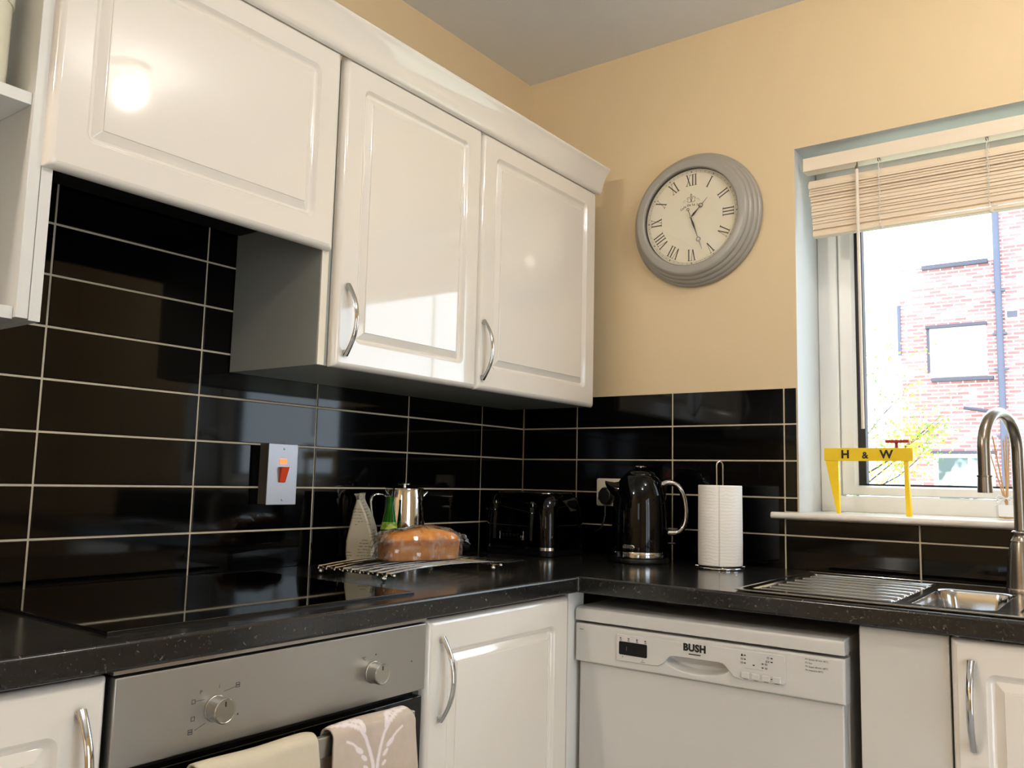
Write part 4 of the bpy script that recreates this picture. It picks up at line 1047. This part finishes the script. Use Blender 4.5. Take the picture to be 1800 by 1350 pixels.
def glyph(txt, ang, mbx):
    wI, wV, wX = .0095, .0175, .0175
    W = {'I': wI, 'V': wV, 'X': wX}; tot = sum(W[c] for c in txt); x = -tot/2; pr = .1145
    for c in txt:
        w = W[c]; xc = x+w/2
        def stroke(a0, a1, h): clk(pr, ang, [(a0-h/2, -H2), (a0+h/2, -H2), (a1+h/2, H2), (a1-h/2, H2)], mbx)
        def serif(a, r_, h): clk(pr, ang, [(a-h, r_-.0006), (a+h, r_-.0006), (a+h, r_+.0006), (a-h, r_+.0006)], mbx)
        if c == 'I': stroke(xc, xc, TK); serif(xc, H2, .0036); serif(xc, -H2, .0036)
        elif c == 'V':
            stroke(xc+.0008, xc-.0052, TK); stroke(xc+.0012, xc+.0056, TN); serif(xc-.0052, H2, .0036); serif(xc+.0056, H2, .0028)
        else:
            stroke(xc+.0052, xc-.0052, TK); stroke(xc-.0056, xc+.0056, TN)
            for a in (-.0054, .0054): serif(a+xc, H2, .0032); serif(a+xc, -H2, .0032)
        x += w
for k, tx in enumerate(('XII', 'I', 'II', 'III', 'IV', 'V', 'VI', 'VII', 'VIII', 'IX', 'X', 'XI')):
    mb = MB(); glyph(tx, PI/6*k, mb); part(mb, 'numeral', M['ink'], ck)
mb = MB()
for k in range(60):
    a = 2*PI*k/60
    if k % 5 == 0: clk(.1395, a, [(-.0014, -.0026), (.0014, -.0026), (.0014, .0026), (-.0014, .0026)], mb)
    else: clk(.1395, a, [(-.00035, -.0022), (.00035, -.0022), (.00035, .0022), (-.00035, .0022)], mb, .0003)
for rr in (.1372, .1418):
    N_ = 120
    mb.loops([[(CX+r_*sin(2*PI*k/N_), y, CZ+r_*cos(2*PI*k/N_)) for k in range(N_)] for r_, y in ((rr-.00025, YD), (rr-.00025, YD-.0003), (rr+.00025, YD-.0003), (rr+.00025, YD))], False, False)
part(mb, 'minute_track', M['ink_grey'], ck)
# dial lettering on an arc, with a fleur ornament above
mb = MB(); txt = 'Cafe De La Tour'; wd_ = {' ': .0032, 'C': .0056, 'a': .0042, 'f': .0030, 'e': .0041, 'D': .0060, 'L': .0048, 'T': .0050, 'o': .0044, 'u': .0044, 'r': .0033}
tot = sum(wd_[c] for c in txt); s_ = -tot/2; rT = .0520; s_ *= 1.12; wd_ = {k_: v_*1.12 for k_, v_ in wd_.items()}
for c in txt:
    w = wd_[c]
    if c != ' ':
        a = (s_+w/2)/rT*1.05
        O = (CX+rT*sin(a)*1.0-.001, YD-.0002, CZ-.013+rT*cos(a)); q = text_mesh(c, .0088, O, (cos(a), 0, -sin(a)), (sin(a), 0, cos(a)), .0001, .0003); mb.add(q.v, q.f)
    s_ += w
part(mb, 'dial_lettering', M['ink_grey'], ck)
mb = MB()
def curl(pts, r_=.0005): mb.tube([(CX+a-.001, YD-.0002, CZ+b_) for a, b_ in pts], r_, 6)
for sg in (-1, 1):
    curl([(sg*.0005, .048), (sg*.002, .056), (sg*.006, .0625), (sg*.010, .0630), (sg*.0125, .0595), (sg*.0110, .0560), (sg*.0085, .0570)], .0007)
    curl([(sg*.001, .050), (sg*.005, .047), (sg*.010, .0475), (sg*.012, .051), (sg*.009, .0525)], .0006)
    curl([(sg*.016, .053), (sg*.021, .055), (sg*.026, .051), (sg*.023, .048)], .0003)
    curl([(sg*.0005, .060), (sg*.003, .066), (sg*.0, .0735)], .0005)
curl([(0, .045), (0, .072)], .0006)
part(mb, 'ornament', M['ink_soft'], ck)
def hand(ang, tip, ring_r, ring_rad, wmax, yh, name, tail=0., tail_rad=0.):
    mbx = MB(); ca, sa = cos(ang), sin(ang)
    def P(a, r_): return (CX+r_*sa+a*ca, CZ+r_*ca-a*sa)
    poly = [(.0012, 0), (wmax, ring_r*.30), (wmax*.45, ring_r*.62), (.0006, ring_r-ring_rad), (-.0006, ring_r-ring_rad), (-wmax*.45, ring_r*.62), (-wmax, ring_r*.30), (-.0012, 0)]
    mbx.prism([P(*q) for q in poly], 'y', yh-.0008, yh)
    mbx.prism([P(*q) for q in ((.0008, ring_r+ring_rad), (.0002, tip), (-.0002, tip), (-.0008, ring_r+ring_rad))], 'y', yh-.0008, yh)
    def rg(c, rad):
        p = P(0, c); mbx.tube([(p[0]+rad*cos(2*PI*k/24), yh-.0004, p[1]+rad*sin(2*PI*k/24)) for k in range(24)], .0009, 6, closed=True)
    rg(ring_r, ring_rad)
    if tail:
        mbx.prism([P(*q) for q in ((.0007, 0), (.0007, -tail+tail_rad), (-.0007, -tail+tail_rad), (-.0007, 0))], 'y', yh-.0008, yh); rg(-tail, tail_rad)
    return part(mbx, name, M['ink'], ck)
hand(math.radians(45), .0730, .0435, .0062, .0030, -.0375, 'hour_hand')
hand(math.radians(161), .1075, .0755, .0062, .0030, -.0405, 'minute_hand', .0245, .0036)
part(MB().lathe([(.0030, -.0345), (.0030, -.0425), (.0018, -.0435)], (CX, 0, CZ), 16, 'y'), 'hand_boss', M['chrome'], ck)
part(MB().lathe([(.1466, -.0455), (.1466, -.0470), (.0001, -.0470)], (CX, 0, CZ), 64, 'y'), 'glass', M['glass'], ck)

# ================================================================== lamps on the ceiling (two seen only as highlights, the third an added fill)
def lamp(label, x, y, z, r_, m_='bulb'):
    t_ = thing('ceiling_light', label, 'lamp', (x, y, ZC-.06))
    part(MB().lathe([(.055, ZC-.0005), (.055, ZC-.018), (.012, ZC-.026), (.010, z+r_+.002)], (x, y, 0), 32), 'ceiling_rose', M['lamp_white'], t_)
    part(MB().sphere((x, y, z), r_, 32), 'globe', M[m_], t_)
lamp('lit warm globe ceiling light nearest the window', 1.700, -.874, 2.42, .034)
lamp('lit warm globe ceiling light in the middle of the room', 1.821, -1.754, 2.42, .034)
lamp('added warm fill globe on the ceiling, furthest from the window', .35, -3.25, 2.42, .050, 'bulb_fill')  # unseen lamp added to fill from behind and left of the camera

# ================================================================== outside
YB = 16.5
st(MB().box(-40, 40, .4, 60, -.6, -.5).build('ground_outside', M['lawn']))
bb = thing('brick_building', 'red brick building with a drainpipe seen through the window', 'building', (0, YB+2, -.5))
part(MB().box(-2.26, -.44, YB, YB+5, -.5, 5.70), 'low_wing', M['brick'], bb)
part(MB().box(-.44, 6.5, YB-.02, YB+6, -.5, 9.2), 'tall_wing', M['brick'], bb)
part(MB().box(-1.80, -.60, YB-.10, YB-.001, 5.64, 5.72), 'gutter', M['dark_trim'], bb)
part(MB().box(-2.30, -2.24, YB-.05, YB+.02, 3.9, 4.95), 'corner_pipe', M['slate_pipe'], bb)
dp = MB().tube([(-.44, YB-.09, 8.9), (-.44, YB-.09, -.4)], .062, 12)
for z in (5.05, 3.50, 4.2, 2.2): dp.box(-.56, -.32, YB-.12, YB-.03, z-.02, z+.02)
part(dp, 'drainpipe', M['slate_pipe'], bb)
def out_window(x0, x1, z0, z1, pane, sill=True, mull=()):
    f = MB().box(x0, x1, YB-.035, YB-.002, z0, z1); 
    w_ = part(f, 'window', M['white_render'], bb)
    xs_ = [x0+.06]+list(mull)+[x1-.06]
    for a, b_ in zip(xs_[:-1], xs_[1:]): part(MB().box(a+.03, b_-.03, YB-.045, YB-.036, z0+.08, z1-.08), 'pane', pane, w_)
    return w_
out_window(-1.72, -.68, 3.40, 4.40, M['out_pane'])
out_window(-1.70, -.62, .75, 1.86, M['out_pane_dark'], mull=(-1.05,))
part(MB().box(-1.76, -.66, YB-.11, YB-.001, 4.405, 4.46), 'lintel', M['dark_trim'], bb)
part(MB().box(-1.75, -1.70, YB-.06, YB-.001, 3.5, 4.40), 'reveal_edge', M['dark_trim'], bb)
part(MB().box(-1.68, -.58, YB-.13, YB-.001, 3.31, 3.375), 'sill', M['dark_trim'], bb)
part(MB().box(-1.74, -.58, YB-.06, YB-.001, 1.87, 1.92), 'lintel', M['dark_trim'], bb)
part(MB().tube([(-1.10, YB-.2, 2.755), (-.48, YB-.06, 2.655)], .035, 8), 'waste_pipe', M['dark_trim'], bb)
vt = MB().slab([-.34, -.31, -.13, -.10], [4.47, 4.50, 4.63, 4.66], lambda u, v: not (-.31 < u < -.13 and 4.50 < v < 4.63), YB-.06, YB-.021, lambda u, v, w: (u, w, v))
vo = part(vt, 'vent', M['white_render'], bb); part(MB().box(-.31, -.13, YB-.05, YB-.022, 4.50, 4.63), 'vent_grille', M['vent'], vo)
# tree with yellow leaves
tr = thing('tree', 'small yellow-leaved autumn tree in front of the brick building', 'tree', (-1.35, 9.0, -.5))
rnd = random.Random(21); tk = MB(); tips = []
def branch(p, d, ln, r_, lvl):
    pts = [Vector(p)]; dd = Vector(d).normalized(); rr = [r_]
    nseg = 6
    for k in range(nseg):
        dd = (dd+Vector((rnd.uniform(-.16, .16), rnd.uniform(-.16, .16), rnd.uniform(-.06, .12)))).normalized()
        pts.append(pts[-1]+dd*ln/nseg); rr.append(r_*(1-.72*(k+1)/nseg))
    tk.tube(pts, rr, 6)
    if lvl >= 1: tips.extend(pts[1:])
    if lvl < 3:
        for k in range(5 if lvl == 0 else 4):
            q = rnd.randint(2, nseg); v = Vector((rnd.uniform(-1, 1), rnd.uniform(-1, 1), rnd.uniform(-.1, .7)))
            if lvl == 0: v.x = abs(v.x)*1.0+.1 if k % 2 else v.x
            branch(pts[q], (dd*.5+v).normalized(), ln*rnd.uniform(.50, .70), rr[q]*.62, lvl+1)
branch((-1.45, 9.0, -.5), (.10, 0, 1), 2.3, .035, 0)
branch((-1.42, 9.0, 1.15), (.85, -.1, .50), 1.35, .016, 1)
branch((-1.42, 9.0, .9), (.6, .1, .70), 1.2, .016, 1)
branch((-1.42, 9.0, 1.0), (1., .1, .25), 1.1, .014, 1)
part(tk, 'branches', M['bark'], tr)
lf_ = MB()
for k in range(4200):
    p = rnd.choice(tips)+Vector((rnd.gauss(0, .13), rnd.gauss(0, .12), rnd.gauss(0, .11)))
    if (p.z > 1.95 and rnd.random() < .8) or p.x > -.2: continue
    a = Vector((rnd.gauss(0, 1), rnd.gauss(0, 1), rnd.gauss(0, 1))).normalized(); b_ = a.orthogonal().normalized(); s_ = rnd.uniform(.014, .030)
    c = a.cross(b_)*.15
    lf_.add([p-a*s_, p+b_*s_*.6+c*s_, p+a*s_, p-b_*s_*.6+c*s_], [(0, 1, 2, 3)])
lv_ = part(lf_, 'leaves', M['leaf'], tr, recalc=False)

# ================================================================== light, world, camera
w = bpy.data.worlds.new('overcast_sky'); SC.world = w; w.use_nodes = True
bgn = w.node_tree.nodes['Background']; bgn.inputs['Color'].default_value = (.76, .88, 1., 1); bgn.inputs['Strength'].default_value = 3.5
cam = bpy.data.cameras.new('camera'); co = bpy.data.objects.new('camera', cam); COL.objects.link(co)
Rv = Vector((.80414408, .59397315, .0234135)); Uv = Vector((.04810767, -.10428766, .99338298)); Fv = Vector((-.59248456, .79769667, .11243697))
mx_ = Matrix(((Rv.x, Uv.x, -Fv.x, 0), (Rv.y, Uv.y, -Fv.y, 0), (Rv.z, Uv.z, -Fv.z, 0), (0, 0, 0, 1)))
mx_.translation = Vector((1.65937154, -2.30596842, 1.14000741)); co.matrix_world = mx_
cam.sensor_fit = 'HORIZONTAL'; cam.sensor_width = 36.; cam.lens = 1490.69274*36/1800; cam.clip_start = .02; cam.clip_end = 200
SC.camera = co
vs_ = SC.view_settings; vs_.view_transform = 'Standard'; vs_.look = 'None'; vs_.gamma = 1.; vs_.use_curve_mapping = False; vs_.exposure = .68
SC.cycles.use_denoising = True
SC.cycles.max_bounces = 10; SC.cycles.diffuse_bounces = 5; SC.cycles.glossy_bounces = 6; SC.cycles.transmission_bounces = 8; SC.cycles.transparent_max_bounces = 12
SC.cycles.sample_clamp_indirect = 12.
SC.cycles.caustics_reflective = False; SC.cycles.caustics_refractive = False
